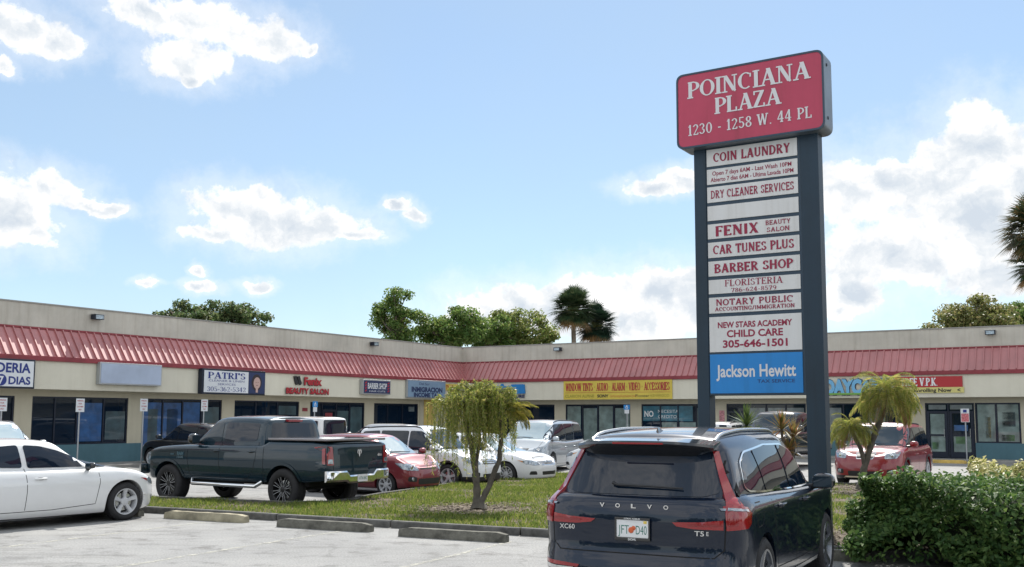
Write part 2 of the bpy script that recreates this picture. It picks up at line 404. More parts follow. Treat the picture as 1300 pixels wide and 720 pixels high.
class Car:
    def __init__(s, S):
        s.S = S; s.build_shell()
    def build_shell(s):
        S = s.S
        xf, xr = S['xf'], S['xr']
        zt = pchip(S['top']); zb = pchip(S['bot']); W = pchip(S['side'])
        Ff = plan(S['planf']); Fr = plan(S['planr'])
        rf = pchip(S['recf']); rr = pchip(S['recr'])
        F = lambda x: min(Ff(xf-x), Fr(x-xr))
        R = S['arch']; zc = S['wr']
        cols = set()
        for i, fr in enumerate(np.linspace(0, .975, 13)):
            for (fn, end, sg) in ((Ff, xf, -1), (Fr, xr, 1)):
                lo, hi = 0.0, 1.5
                for _ in range(40):
                    m = (lo+hi)/2
                    if fn(m) < fr: lo = m
                    else: hi = m
                cols.add(round(end + sg*hi if fr > 0 else end, 5))
        for xw in (S['xwf'], S['xwr']):
            for k in range(19):
                cols.add(round(xw - R*math.cos(PI*k/18), 5))
            cols.add(round(xw-R-.004, 5)); cols.add(round(xw+R+.004, 5))
        step = S.get('step', .11)
        x = xr + .5
        while x < xf - .3:
            if all(abs(x-xw) > R for xw in (S['xwf'], S['xwr'])): cols.add(round(x, 5))
            x += step
        for e in S.get('xcols', []): cols.add(e)
        cols = sorted(cols, reverse=True)
        c2 = [cols[0]]
        for c in cols[1:]:
            if c2[-1]-c > .0035: c2.append(c)
        if abs(c2[-1]-xr) > 1e-4: c2[-1] = xr
        cols = c2
        lv = [0, .04, .12, .22, .32, .42, .52, .62, .71, .79, .85, .90, .935, .962, .982, .994, 1.0]
        rad = S.get('rad', .06)
        grid = []
        for x0 in cols:
            zlo = zb(x0)
            for xw in (S['xwf'], S['xwr']):
                d = abs(x0-xw)
                if d <= R + 1e-6: zlo = max(zlo, zc + math.sqrt(max(0, R*R-d*d)))
            zhi = zt(x0)
            sF = float(1 - smooth(.0, S.get('blend', .75), xf-x0)); sR = float(1 - smooth(.0, S.get('blend', .75), x0-xr))
            row = []
            f = F(x0)
            for w in lv:
                z = zlo + w*(zhi-zlo)
                rc = 0
                if z > zhi-rad: rc = rad*(1-math.sqrt(max(0, 1-((z-(zhi-rad))/rad)**2)))
                lo_r = .03
                if z < zb(x0)+lo_r: rc += lo_r*(1-math.sqrt(max(0, 1-((zb(x0)+lo_r-z)/lo_r)**2)))*.6
                y = max(0, (W(z)-rc)) * f
                xx = x0 - (rf(z)+rc)*sF + (rr(z)+rc)*sR
                row.append((xx, y, z))
            grid.append(row)
        mb = MB()
        n, m = len(cols), len(lv)
        for sg in (1, -1):
            vs = [(p[0], p[1]*sg, p[2]) for row in grid for p in row]
            fs = []
            for i in range(n-1):
                for j in range(m-1):
                    q = (i*m+j, (i+1)*m+j, (i+1)*m+j+1, i*m+j+1)
                    fs.append(q if sg > 0 else q[::-1])
            mb.add(vs, fs, 0)
        crown = S.get('crown', .05); K = 12
        for top in (1, 0):
            vs = []
            for row in grid:
                p = row[-1] if top else row[0]
                hw = p[1]
                for k in range(K+1):
                    sy = 1 - 2*k/K
                    z = p[2] + (crown*(hw/max(.1, W(p[2])))*(1-sy*sy) if top else 0)
                    vs.append((p[0], hw*sy, z))
            fs = []
            for i in range(n-1):
                for k in range(K):
                    q = (i*(K+1)+k, i*(K+1)+k+1, (i+1)*(K+1)+k+1, (i+1)*(K+1)+k)
                    fs.append(q if top else q[::-1])
            mb.add(vs, fs, 0)
        s.n_low = len(mb.f)
        # greenhouse
        for G in S['cabins']:
            br, bf, tr, tf = G['br'], G['bf'], G['tr'], G['tf']
            zr = pchip(G['roof']); zbase = pchip(G['base'])
            Gf = plan(G.get('planf', ('se', .24, 3.0))); Gr = plan(G.get('planr', ('se', .22, 3.0)))
            wb, wt = pchip(G['wb']), pchip(G['wt'])
            dr_, df_ = plan_ds(Gr), plan_ds(Gf)
            ds = sorted(set([round(v, 5) for v in dr_ + list(np.linspace(dr_[-1]+.08, bf-br-df_[-1]-.08, 22)) + [bf-br-q for q in df_]]), reverse=True)
            glv = [0, .06, .12, .18, .24, .30, .36, .42, .48, .54, .60, .66, .72, .77, .82, .86, .90, .93, .955, .975, .99, 1.0]
            gr = G.get('rad', .10)
            grid = []
            for d in ds:
                x0 = br + d
                fr = min(Gf(bf-x0), Gr(x0-br))
                row = []
                t = d/(bf-br)
                xt = tr + t*(tf-tr)
                zhi = zr(xt); zlo = zbase(x0)
                for w in glv:
                    z = zlo + w*(zhi-zlo)
                    xx = x0 + (xt-x0)*(w + G.get('curve', .06)*math.sin(PI*w))
                    y = wb(x0) + (wt(xt)-wb(x0))*w + G.get('bulge', .025)*math.sin(PI*w)
                    rc = 0
                    if z > zhi-gr: rc = gr*(1-math.sqrt(max(0, 1-((z-(zhi-gr))/gr)**2)))
                    y = max(0, y-rc)*fr
                    eF = float(1-smooth(0, .3, bf-x0)); eR = float(1-smooth(0, .3, x0-br))
                    xx += -rc*.7*eF + rc*.7*eR
                    row.append((xx, y, z))
                grid.append(row)
            n, m = len(ds), len(glv)
            for sg in (1, -1):
                vs = [(p[0], p[1]*sg, p[2]) for row in grid for p in row]
                fs = []
                for i in range(n-1):
                    for j in range(m-1):
                        q = (i*m+j, (i+1)*m+j, (i+1)*m+j+1, i*m+j+1)
                        fs.append(q if sg > 0 else q[::-1])
                mb.add(vs, fs, 0)
            vs = []
            for row in grid:
                p = row[-1]; hw = p[1]
                for k in range(K+1):
                    sy = 1-2*k/K
                    vs.append((p[0], hw*sy, p[2] + G.get('crown', .035)*(hw/.6)*(1-sy*sy)))
            fs = []
            for i in range(n-1):
                for k in range(K):
                    fs.append((i*(K+1)+k, i*(K+1)+k+1, (i+1)*(K+1)+k+1, (i+1)*(K+1)+k))
            mb.add(vs, fs, 0)
        me = bpy.data.meshes.new('body'); me.from_pydata(mb.v, [], mb.f)
        bm = bmesh.new(); bm.from_mesh(me)
        bmesh.ops.remove_doubles(bm, verts=bm.verts, dist=2e-4)
        bmesh.ops.dissolve_degenerate(bm, dist=1e-5, edges=bm.edges)
        bmesh.ops.recalc_face_normals(bm, faces=bm.faces)
        s.bvh = BVHTree.FromBMesh(bm)
        bm.to_mesh(me); bm.free()
        me.materials.append(S['paint']); me.materials.append(S.get('lowmat', M['blackplastic']))
        zl = S.get('lowz', 0)
        mi = [0]*len(me.polygons)
        if zl:
            for p in me.polygons:
                c = p.center
                if c.z < zl: mi[p.index] = 1
            me.polygons.foreach_set('material_index', mi)
        me.polygons.foreach_set('use_smooth', [True]*len(me.polygons))
        me.set_sharp_from_angle(angle=math.radians(38))
        s.me = me
    def cast(s, face, a, b):
        md = s.S.get('maxd', .40)
        r = s.cast0(face, a, b)
        p = r[0]; S = s.S
        if face == 'B' and b < S.get('lampz', 1.2) and p.x > S['xr'] + md: q = Vector((S['xr']+md*.6, a, b))
        elif face == 'F' and b < S.get('lampz', 1.2)-.2 and p.x < S['xf'] - md: q = Vector((S['xf']-md*.6, a, b))
        else: return r
        h = s.bvh.find_nearest(q); n = h[1]
        if n.dot(r[2]) > 0: n = -n
        return h[0], n, r[2]
    def cast0(s, face, a, b):
        if face == 'L': o, d = Vector((a, 4, b)), Vector((0, -1, 0))
        elif face == 'R': o, d = Vector((a, -4, b)), Vector((0, 1, 0))
        elif face == 'F': o, d = Vector((6, a, b)), Vector((-1, 0, 0))
        elif face == 'B': o, d = Vector((-6, a, b)), Vector((1, 0, 0))
        elif face == 'T': o, d = Vector((a, b, 5)), Vector((0, 0, -1))
        else:
            # face = angle (deg) of the outward direction in plan, a measured to the left of it
            th = math.radians(face); out = Vector((math.cos(th), math.sin(th), 0)); lf = Vector((-math.sin(th), math.cos(th), 0))
            o, d = out*6 + lf*a + Vector((0, 0, b)), -out
        h = s.bvh.ray_cast(o, d)
        if h[0] is None:
            S = s.S
            q = {'L': Vector((a, S['half']*.86, b)), 'R': Vector((a, -S['half']*.86, b)), 'B': Vector((S['xr']+.12, a, b)), 'F': Vector((S['xf']-.15, a, b))}.get(face, Vector((a, b, 1.2)))
            h = s.bvh.find_nearest(q)
        n = h[1]
        if n.dot(d) > 0: n = -n
        return h[0], n, d
    def patch(s, name, poly, face, m, parent, off=.004, res=.09, rnd_=0.0, skirt=.012, mirror=False):
        if rnd_: poly = rpoly(poly, rnd_)
        pts = []
        k = len(poly)
        for i in range(k):
            a, b = Vector(poly[i]), Vector(poly[(i+1) % k])
            n = max(1, int((b-a).length/res))
            for j in range(n): pts.append(a + (b-a)*j/n)
        nb = len(pts)
        x0, x1 = min(p.x for p in pts), max(p.x for p in pts); y0, y1 = min(p.y for p in pts), max(p.y for p in pts)
        def inside(q):
            c = False
            for i in range(nb):
                a, b = pts[i], pts[(i+1) % nb]
                if (a.y > q.y) != (b.y > q.y) and q.x < (b.x-a.x)*(q.y-a.y)/(b.y-a.y)+a.x: c = not c
            return c
        inner = []
        nx = int((x1-x0)/res)+1; ny = int((y1-y0)/res)+1
        for i in range(nx):
            for j in range(ny):
                q = Vector((x0+(i+.5)*(x1-x0)/nx, y0+(j+.5)*(y1-y0)/ny))
                if inside(q) and min((q-p).length for p in pts) > res*.45: inner.append(q)
        r = delaunay_2d_cdt(pts+inner, [], [list(range(nb))], 1, 1e-6)
        V2, F2 = r[0], r[2]
        vs = []
        nr = []
        for q in V2:
            p, n, d = s.cast(face, q.x, q.y)
            nr.append(n); vs.append(p + n*off*.5 - d*off*.5)
        fs = [tuple(f) for f in F2]
        # skirt
        cnt = {}
        for f in fs:
            for i in range(len(f)):
                e = (f[i], f[(i+1) % len(f)]); cnt[tuple(sorted(e))] = cnt.get(tuple(sorted(e)), []) + [e]
        base = {}
        for e, l in cnt.items():
            if len(l) == 1:
                a, b = l[0]
                for v in (a, b):
                    if v not in base: base[v] = len(vs); vs.append(vs[v] - nr[v]*skirt)
                fs.append((b, a, base[a], base[b]))
        mb = MB(); mb.add(vs, fs)
        out = [mb.build(name, m, parent, smooth=35)]
        if mirror:
            mb2 = MB(); mb2.add([(v[0], -v[1], v[2]) for v in vs], [f[::-1] for f in fs])
            out.append(mb2.build(name, m, parent, smooth=35))
        return out
    def line(s, mb, pts, face, w=.008, off=.0015, closed=False, sides=(1,), res=.05, mi=0, h=0.0):
        """thin strip following the surface; sides (1,-1) also mirrors"""
        P = [Vector(p) for p in pts]
        if closed: P.append(P[0])
        q = []
        for i in range(len(P)-1):
            n = max(1, int((P[i+1]-P[i]).length/res))
            for j in range(n): q.append(P[i]+(P[i+1]-P[i])*j/n)
        q.append(P[-1])
        vs = []
        for i, p in enumerate(q):
            if closed and i in (0, len(q)-1): t = (q[1]-q[-2])
            else: t = q[min(i+1, len(q)-1)] - q[max(i-1, 0)]
            t.normalize(); nn = Vector((-t.y, t.x))*w/2
            for sgn in (1, -1):
                c, n, d = s.cast(face, p.x+nn.x*sgn, p.y+nn.y*sgn)
                vs.append(c + n*off*.6 - d*off*.4)
        for sd in sides:
            v2 = [(v[0], v[1]*sd, v[2]) for v in vs]
            mb.add(v2, [(2*i, 2*i+1, 2*i+3, 2*i+2) for i in range(len(q)-1)], mi)

def wheel(parent, x, y, r, w, side, style='five', rimmat=None, rimr=None, steer=0):
    """side +1 = left; built around the car's y axis"""
    e = empty('wheel', (x, y, r), 0, parent)
    rimr = rimr or r*.68
    Mx = Matrix.Rotation(-PI/2*side, 4, 'X')   # local z -> outward
    if steer: e.rotation_euler = (0, 0, steer)
    h = w/2
    mb = MB()
    prof = [(rimr, h-.012), (rimr+.02, h-.002), ((r+rimr)/2, h+.006), (r-.03, h-.004), (r-.008, h-.022), (r, h-.045), (r, 0), (r, -h+.045), (r-.008, -h+.022), (r-.03, -h+.004), ((r+rimr)/2, -h), (rimr, -h+.01), (rimr, h-.012)]
    mb.lathe(prof, 40, 0, Mx)
    for k in range(64):
        a = 2*PI*k/64
        R2 = Mx @ Matrix.Rotation(a, 4, 'Z')
        for zz in (-.55, 0, .55):
            mb.box(r-.004, r+.005, -r*.03, r*.03, h*zz-.012*2, h*zz+.012*2, 0, R2)
    mb.build('tyre', M['rubber'], e, smooth=40)
    mb = MB()
    mb.lathe([(rimr+.006, h-.008), (rimr+.004, h-.001), (rimr-.012, h-.006), (rimr-.02, h-.03), (rimr-.03, 0), (rimr-.03, -h+.02)], 40, 0, Mx)
    mb.lathe([(rimr-.03, -.01), (.02, -.01)], 30, 1, Mx)
    mb.lathe([(rimr*.70, h*.1), (rimr*.70, h*.25), (.03, h*.25)], 30, 2, Mx)
    hub = h-.03
    mb.lathe([(.075, hub-.03), (.07, hub), (.05, hub+.006), (.0005, hub+.006)], 20, 0, Mx)
    ns = {'five': 5, 'ten': 10, 'seven': 7, 'multi': 8, 'six': 6}[style]
    for k in range(ns):
        a = 2*PI*k/ns + .3
        R2 = Mx @ Matrix.Rotation(a, 4, 'Z')
        if style == 'multi':
            for da in (-.14, .14):
                R3 = Mx @ Matrix.Rotation(a+da, 4, 'Z')
                mb.add([(.05, -.012, hub-.02), (.05, .012, hub-.02), (rimr-.012, .02, h-.02), (rimr-.012, -.02, h-.02), (.05, -.010, hub), (.05, .010, hub), (rimr-.012, .010, h-.004), (rimr-.012, -.010, h-.004)],
                       [(0, 1, 2, 3), (4, 7, 6, 5), (0, 4, 5, 1), (1, 5, 6, 2), (2, 6, 7, 3), (3, 7, 4, 0)], 0, R3)
                mb.add([(.06, -.002, hub+.002), (.06, .004, hub+.002), (rimr-.02, .006, h-.002), (rimr-.02, -.001, h-.002)], [(0, 1, 2, 3)], 3, R3)
        else:
            w0 = {'five': .030, 'ten': .014, 'seven': .022, 'six': .026}[style]; w1 = {'five': .046, 'ten': .016, 'seven': .03, 'six': .04}[style]
            pr = [(.04, hub, w0), (rimr*.5, hub-.004, w0*1.15), (rimr-.012, h-.008, w1)]
            vs = []
            for (rr_, zz, ww) in pr:
                vs += [(rr_, -ww, zz-.03), (rr_, ww, zz-.03), (rr_, ww*.72, zz), (rr_, -ww*.72, zz)]
            fs = []
            for i in range(2):
                for j in range(4):
                    fs.append((i*4+j, i*4+(j+1) % 4, (i+1)*4+(j+1) % 4, (i+1)*4+j))
            mb.add(vs, fs, 0, R2)
    mb.build('rim', [rimmat or M['alloy'], M['under'], M['satin'], M['alloy']], e, smooth=35)
    return e

def ellipsoid(mb, c, r, n=10, mi=0, M_=None, p=2.6):
    """soft box: superellipsoid"""
    vs = []; fs = []
    f = lambda v: math.copysign(abs(v)**(2/p), v)
    for i in range(n+1):
        th = -PI/2 + PI*i/n
        for k in range(2*n):
            a = PI*k/n
            vs.append((c[0]+r[0]*f(math.cos(th))*f(math.cos(a)), c[1]+r[1]*f(math.cos(th))*f(math.sin(a)), c[2]+r[2]*f(math.sin(th))))
    for i in range(n):
        for k in range(2*n):
            fs.append((i*2*n+k, i*2*n+(k+1) % (2*n), (i+1)*2*n+(k+1) % (2*n), (i+1)*2*n+k))
    mb.add(vs, fs, mi, M_)

def mirrors(car, root, x, y, z, m=None, size=(.085, .13, .085)):
    for sd in (1, -1):
        mb = MB()
        ellipsoid(mb, (x, sd*(y+size[1]), z), size, 8, 0)
        mb.tube([(x+.02, sd*(y-.06), z-.07), (x, sd*(y+.06), z-.05)], [.035, .028], 8, 1)
        o = mb.build('mirror', [m or car.S['paint'], M['blackplastic']], root, smooth=40)
        g = MB(); g.box(x-size[0]-.002, x-size[0]+.012, sd*(y+size[1])-size[1]*.8, sd*(y+size[1])+size[1]*.8, z-size[2]*.72, z+size[2]*.72)
        g.build('mirror_glass', M['midglass'], o, bevel=.01)

def handle(car, root, x, z, m=None):
    for f in ('L', 'R'):
        p, n, d = car.cast(f, x, z)
        mb = MB()
        sg = 1 if f == 'L' else -1
        mb.tube([(x-.10, p.y, z), (x-.08, p.y+sg*.03, z+.002), (x+.08, p.y+sg*.032, z+.004), (x+.10, p.y, z+.004)], [.012, .015, .015, .012], 8)
        ellipsoid(mb, (x, p.y-sg*.0, z-.004), (.075, .006, .028), 6, 1)
        mb.build('door_handle', [m or car.S['paint'], M['blackplastic']], root, smooth=50)

def place(root, loc, ang, gz=0.0):
    root.location = (loc[0], loc[1], gz); root.rotation_euler = (0, 0, ang)

def start(name, S):
    car = Car(S)
    root = empty(name)
    o = bpy.data.objects.new('body', car.me); COL.objects.link(o); o.parent = root
    u = MB()
    r, w = S['wr'], S['half']
    zu = min(q[1] for q in S['bot']) - .03
    u.box(S['xwr']-r-.1, S['xwf']+r+.05, -(w-.27), w-.27, zu, max(.62, zu+.2))
    u.tube([(S['xwf'], -(w-.2), r), (S['xwf'], w-.2, r)], .05, 8); u.tube([(S['xwr'], -(w-.2), r), (S['xwr'], w-.2, r)], .06, 8)
    u.build('underbody', M['under'], root)
    for sd in (1, -1):
        for xw in (S['xwf'], S['xwr']):
            wheel(root, xw, sd*(w-S['tw']/2-.015), r, S['tw'], sd, S.get('rimstyle', 'five'), S.get('rimmat'), S.get('rimr'))
    return car, root

def plate(car, root, face, a, b, m=None, text=None, w=.305, h=.152, tcol=None):
    p, n, d = car.cast(face, a, b)
    sg = -1 if face == 'B' else 1
    x = p.x + sg*.012
    mb = MB(); mb.box(x-.008, x+.008, a-w/2, a+w/2, b-h/2, b+h/2)
    o = mb.build('licence_plate', m or M['white'], root, bevel=.004)
    return o, x
# ------------------------------------------------------------------ the vehicles
def spec(L, half, wb, fo, wr, arch, top, side=None, bot=None, cabins=None, paint_=None, planf=None, planr=None, recf=None, recr=None, tw=.225, **kw):
    xf = L/2; xr = -L/2
    S = dict(xf=xf, xr=xr, half=half, xwf=xf-fo, xwr=xf-fo-wb, wr=wr, arch=arch, tw=tw, top=top, cabins=cabins, paint=paint_)
    S['side'] = side or [(.12, half-.12), (.25, half-.05), (.45, half-.015), (.65, half), (.85, half-.012), (1.0, half-.05), (1.2, half-.10), (1.6, half-.14)]
    S['bot'] = bot or [(xr, .34), (xr+.5, .24), (0, .20), (xf-.6, .20), (xf, .24)]
    S['planf'] = planf or ('se', .85, 3.1)
    S['planr'] = planr or ('se', .55, 3.8)
    S['recf'] = recf or [(.1, .10), (.28, .015), (.45, 0), (.6, .02), (.75, .07), (.9, .16), (1.1, .26)]
    S['recr'] = recr or [(.1, .12), (.32, .015), (.5, 0), (.65, .02), (.8, .055), (1.0, .09), (1.3, .12)]
    S.update(kw)
    return S

def common(car, root, dlo, wsF=None, wsB=None, gaps=None, glass=None, wsmat=None, backmat=None, pillars=(), doors=(), handles=(), belt=1.0, hw=.7):
    """windows with dark pillars between, screens, panel gaps, handles"""
    g = glass or M['glass']
    for k, poly in enumerate(dlo):
        car.patch('side_window', poly, 'L', g, root, rnd_=.05, res=.075, off=.010, mirror=True)
    if wsF: car.patch('windscreen', wsF, 'F', wsmat or M['midglass'], root, rnd_=.08, res=.12)
    if wsB: car.patch('rear_window', wsB, 'B', backmat or g, root, rnd_=.07, res=.12)
    mb = MB()
    for ln in doors: car.line(mb, ln, 'L', .010, sides=(1, -1))
    for face, ln in (gaps or []): car.line(mb, ln, face, .010)
    if mb.v: mb.build('panel_gap', M['gap'], root, smooth=30)
    for (x, z) in handles: handle(car, root, x, z)

def sill_trim(car, root, x0, x1, z, w=.05, m=None):
    for sd in (1, -1):
        mb = MB(); car.line(mb, [(x0, z), (x1, z)], 'L', w, off=.006, sides=(sd,))
        mb.build('sill_trim', m or M['blackplastic'], root, smooth=30)

def arch_lips(car, root, m, w=.05, r=None):
    S = car.S; R = (r or S['arch']) + w*.5
    for xw in (S['xwf'], S['xwr']):
        pts = [(xw + R*math.cos(a), S['wr'] + R*math.sin(a)) for a in np.linspace(-.12, PI+.12, 22)]
        for sd in (1, -1):
            mb = MB(); car.line(mb, pts, 'L', w, off=.012, sides=(sd,)); mb.build('wheel_arch_trim', m, root, smooth=30)

def dlo_trim(car, root, poly, m, w=.022, rr=.06):
    for sd in (1, -1):
        mb = MB(); car.line(mb, rpoly(poly, rr), 'L', w, off=.010, closed=True, sides=(sd,)); mb.build('window_trim', m, root, smooth=40)

def rails(root, x0, x1, y, z, m, r=.018, arc=.03, car=None):
    for sd in (1, -1):
        mb = MB()
        pts = []
        for t in np.linspace(0, 1, 17):
            e = min(t, 1-t); xx = x0+(x1-x0)*t
            zz_ = car.cast0('T', xx, sd*y)[0].z if car else z
            pts.append((xx, sd*y, zz_ - .008 + .026*smooth(0, .09, e)))
        mb.tube(pts, r, 8)
        mb.build('roof_rail', m, root, smooth=60)

def wiper(car, root, pts, face='B', m=None):
    mb = MB(); P = []
    for a, b in pts:
        p, n, d = car.cast(face, a, b); P.append(p + n*.03)
    mb.tube(P, [.016, .012, .009, .008][:len(P)] if len(P) <= 4 else .01, 6)
    mb.build('wiper', m or M['blackplastic'], root, smooth=50)

def text_on(car, root, name, s, face, a, b, h, w, m, style='sans', bold=0.0, off=.008, **kw):
    p, n, d = car.cast(face, a, b)
    if face == 'B': R = Matrix(((0, 0, -1), (-1, 0, 0), (0, 1, 0)))   # x->-y, y->z, z->-x
    elif face == 'L': R = Matrix(((-1, 0, 0), (0, 0, 1), (0, 1, 0)))
    elif face == 'R': R = Matrix(((1, 0, 0), (0, 0, -1), (0, 1, 0)))
    else: R = Matrix(((0, 0, 1), (1, 0, 0), (0, 1, 0)))
    Mx = Matrix.Translation(p - d*off) @ R.to_4x4()
    mb = MB(); put_text(mb, s, 0, 0, h, w, style, Mx, bold=bold, **kw)
    return mb.build(name, m, root)

# ---- 1 the near dark blue crossover -------------------------------------------------
def build_crossover():
    P = paint('paint_midnight_blue', (0.004, 0.011, 0.028), 0.3, 0.3, .03)
    S = spec(4.69, .965, 2.865, .87, .365, .415,
             top=[(-2.345, 1.12), (-1.9, 1.14), (-1.0, 1.12), (0, 1.09), (1.0, 1.075), (1.45, 1.06), (1.9, 1.0), (2.2, .93), (2.345, .86)],
             side=[(.15, .85), (.28, .91), (.45, .94), (.62, .945), (.78, .955), (.92, .965), (1.0, .96), (1.08, .925), (1.18, .87)],
             bot=[(-2.345, .36), (-1.95, .26), (0, .24), (1.9, .23), (2.345, .30)],
             planr=('se', .50, 4.2),
             recr=[(.2, .08), (.36, .01), (.50, 0), (.58, .012), (.62, .045), (.8, .05), (.95, .055), (1.05, .075), (1.16, .12)],
             rad=.07, step=.09, crown=.03, paint_=P, rimstyle='five', rimr=.262, rimmat=mat('two_tone_rim', (.20, .21, .23), .25, .8), tw=.24,
             cabins=[dict(br=-2.24, bf=1.32, tr=-1.93, tf=.42, base=[(-2.4, 1.06), (0, 1.04), (1.4, 1.0)],
                          roof=[(-2.0, 1.59), (-1.5, 1.64), (-.8, 1.665), (0, 1.665), (.45, 1.625)],
                          wb=[(-2.3, .83), (-1.9, .86), (-1.2, .885), (0, .88), (1.35, .82)], wt=[(-2.0, .655), (-1.0, .69), (.5, .66)],
                          planr=('se', .30, 3.0), bulge=.03, rad=.12, curve=.05)])
    car, root = start('crossover_car', S)
    tag(root, 'dark midnight blue crossover with red tail lamps parked nearest, its rear to us', 'car')
    dlo = [(-1.74, 1.20), (-1.66, 1.40), (-1.45, 1.485), (-.7, 1.535), (.05, 1.525), (.42, 1.46), (1.16, 1.12), (1.1, 1.075), (0, 1.09), (-1.2, 1.125), (-1.62, 1.15)]
    W1 = [(-1.72, 1.20), (-1.64, 1.39), (-1.45, 1.47), (-1.22, 1.49), (-1.12, 1.13), (-1.6, 1.16)]
    W2 = [(-1.18, 1.495), (-.62, 1.525), (-.22, 1.525), (-.16, 1.105), (-1.08, 1.13)]
    W3 = [(-.14, 1.52), (.06, 1.515), (.42, 1.445), (1.12, 1.12), (1.06, 1.09), (-.09, 1.105)]
    common(car, root, [W1, W2, W3],
           wsF=[(-.72, 1.10), (.72, 1.10), (.60, 1.52), (-.60, 1.52)], backmat=M['glass'],
           doors=[[(-1.14, 1.10), (-1.12, .95), (-.94, .62), (-.90, .42), (.20, .40)], [(-.13, 1.09), (-.10, .75), (-.12, .42)], [(1.08, 1.07), (1.04, .7), (.92, .42), (.2, .40)],
                  [(-1.75, .97), (-1.72, 1.06), (-1.55, 1.06), (-1.50, .98), (-1.54, .86), (-1.70, .85), (-1.75, .97)]],
           gaps=[('B', [(-.80, 1.14), (-.815, .95), (-.80, .70), (-.72, .635), (.72, .635), (.80, .70), (.815, .95), (.80, 1.14)]), ('B', [(-.93, .65), (-.80, .64)]), ('B', [(.93, .65), (.80, .64)])],
           handles=[(-.85, .985), (.22, .975)])
    car.patch('rear_window', [(-.585, 1.52), (.585, 1.52), (.68, 1.30), (.735, 1.16), (.60, 1.125), (-.60, 1.125), (-.735, 1.16), (-.68, 1.30)], 'B', M['glass'], root, rnd_=.04, res=.10, off=.006)
    dlo_trim(car, root, dlo, M['chrome'], .016, .05)
    # upper lamps: thin blade beside the glass spreading onto the shoulder
    for sd in (1, -1):
        f = lambda pts: [(p[0]*sd, p[1]) for p in pts]
        o = car.patch('tail_lamp', f([(.62, 1.50), (.665, 1.50), (.74, 1.32), (.80, 1.20), (.85, 1.12), (.915, 1.06), (.925, .90), (.91, .865), (.82, .86), (.81, 1.0), (.80, 1.09), (.75, 1.17), (.69, 1.32)]), 'B', M['lamp_red'], root, off=.016, res=.05, skirt=.03)[0]
        car.patch('lamp_strip', f([(.825, 1.045), (.915, 1.035), (.915, 1.015), (.825, 1.02)]), 'B', M['lamp_clear'], o, off=.024, res=.05)
        car.patch('lamp_inner', f([(.825, 1.01), (.90, 1.01), (.90, .90), (.825, .90)]), 'B', M['lamp_darkred'], o, off=.022, res=.05, rnd_=.02)
        o2 = car.patch('tail_lamp', f([(.795, .945), (.795, .865), (.55, .868), (.40, .885), (.36, .915), (.45, .92), (.60, .925)]), 'B', M['lamp_red'], root, off=.014, res=.05)[0]
        mb = MB(); car.line(mb, f([(.785, .905), (.50, .90)]), 'B', .012, off=.022)
        mb.build('lamp_strip', M['lamp_darkred'], o2)
        side = 'L' if sd > 0 else 'R'
        ls = car.patch('tail_lamp', [(-2.20, 1.055), (-2.10, 1.06), (-1.98, 1.04), (-1.92, .99), (-1.95, .905), (-2.02, .87), (-2.22, .865)], side, M['lamp_red'], root, off=.012, res=.05, skirt=.03)[0]
        mb = MB(); car.line(mb, [(-2.22, 1.03), (-2.0, 1.015)], side, .018, off=.02); mb.build('lamp_strip', M['lamp_clear'], ls)
        rf_ = car.patch('bumper_reflector', f([(.84, .535), (.90, .54), (.90, .505), (.52, .495), (.50, .52)]), 'B', M['lamp_red'], root, off=.012, res=.06)[0]
        mb = MB(); car.line(mb, f([(.92, .49), (.74, .475), (.56, .475)]), 'B', .035, off=.016); mb.build('chrome_strip', M['chrome'], rf_, smooth=30)
        # black blade between window and lamp on the rear quarter
        car.patch('pillar_trim', [(-2.06, 1.50), (-1.99, 1.51), (-1.86, 1.15), (-1.95, 1.12)], side, M['gap'], root, off=.003, res=.08)
    # spoiler
    mb = MB()
    prof = []
    for i, t in enumerate(np.linspace(-1, 1, 25)):
        y = t*.655; k = 1-abs(t)**4
        xb = -2.17 + .11*(1-k) + .05*abs(t)**2; zt_ = 1.585 - .035*abs(t)**3
        prof.append([(-1.80, y, zt_+.035), (xb+.02, y, zt_+.004), (xb, y, zt_-.018), (xb+.02, y, zt_-.045), (-1.98, y, zt_-.115*k-.03), (-1.80, y, zt_-.06)])
    vs = [p for r_ in prof for p in r_]; n = 6
    fs = [(i*n+j, i*n+(j+1) % n, (i+1)*n+(j+1) % n, (i+1)*n+j) for i in range(24) for j in range(n)]
    fs += [tuple(range(n)), tuple(range(24*n, 25*n))]
    mb.add(vs, fs)
    sp = mb.build('rear_spoiler', M['gloss'], root, smooth=40)
    b = MB(); b.box(-2.178, -2.16, -.24, .24, 1.560, 1.574); b.build('brake_lamp', M['lamp_red'], sp)
    rails(root, -1.80, .45, .60, 1.655, M['satin'], .017, .035, car)
    mb = MB()
    mb.add([(-1.62, 0, 1.655), (-1.46, .03, 1.648), (-1.46, -.03, 1.648), (-1.64, .018, 1.645), (-1.64, -.018, 1.645), (-1.63, 0, 1.705), (-1.57, 0, 1.695)], [(3, 1, 6, 5), (4, 5, 6, 2), (3, 5, 4), (1, 2, 6), (1, 3, 4, 2)])
    mb.build('roof_antenna', M['gloss'], root, smooth=50)
    wiper(car, root, [(.24, 1.205), (.20, 1.19), (-.10, 1.185), (-.42, 1.175)])
    # letters on the tailgate, spaced
    for k, ch in enumerate('VOLVO'):
        text_on(car, root, 'tailgate_letter', ch, 'B', .30 - k*.15, 1.035, .036, .046, M['chrome'], bold=.03, off=.010)
    text_on(car, root, 'model_lettering', 'XC60', 'B', .645, .835, .042, .15, M['chrome'], bold=.01, off=.014)
    text_on(car, root, 'trim_lettering', 'T5', 'B', -.60, .835, .042, .085, M['chrome'], bold=.01, off=.014)
    text_on(car, root, 'trim_lettering', 'E', 'B', -.67, .835, .034, .02, M['chrome'], bold=.01, off=.014)
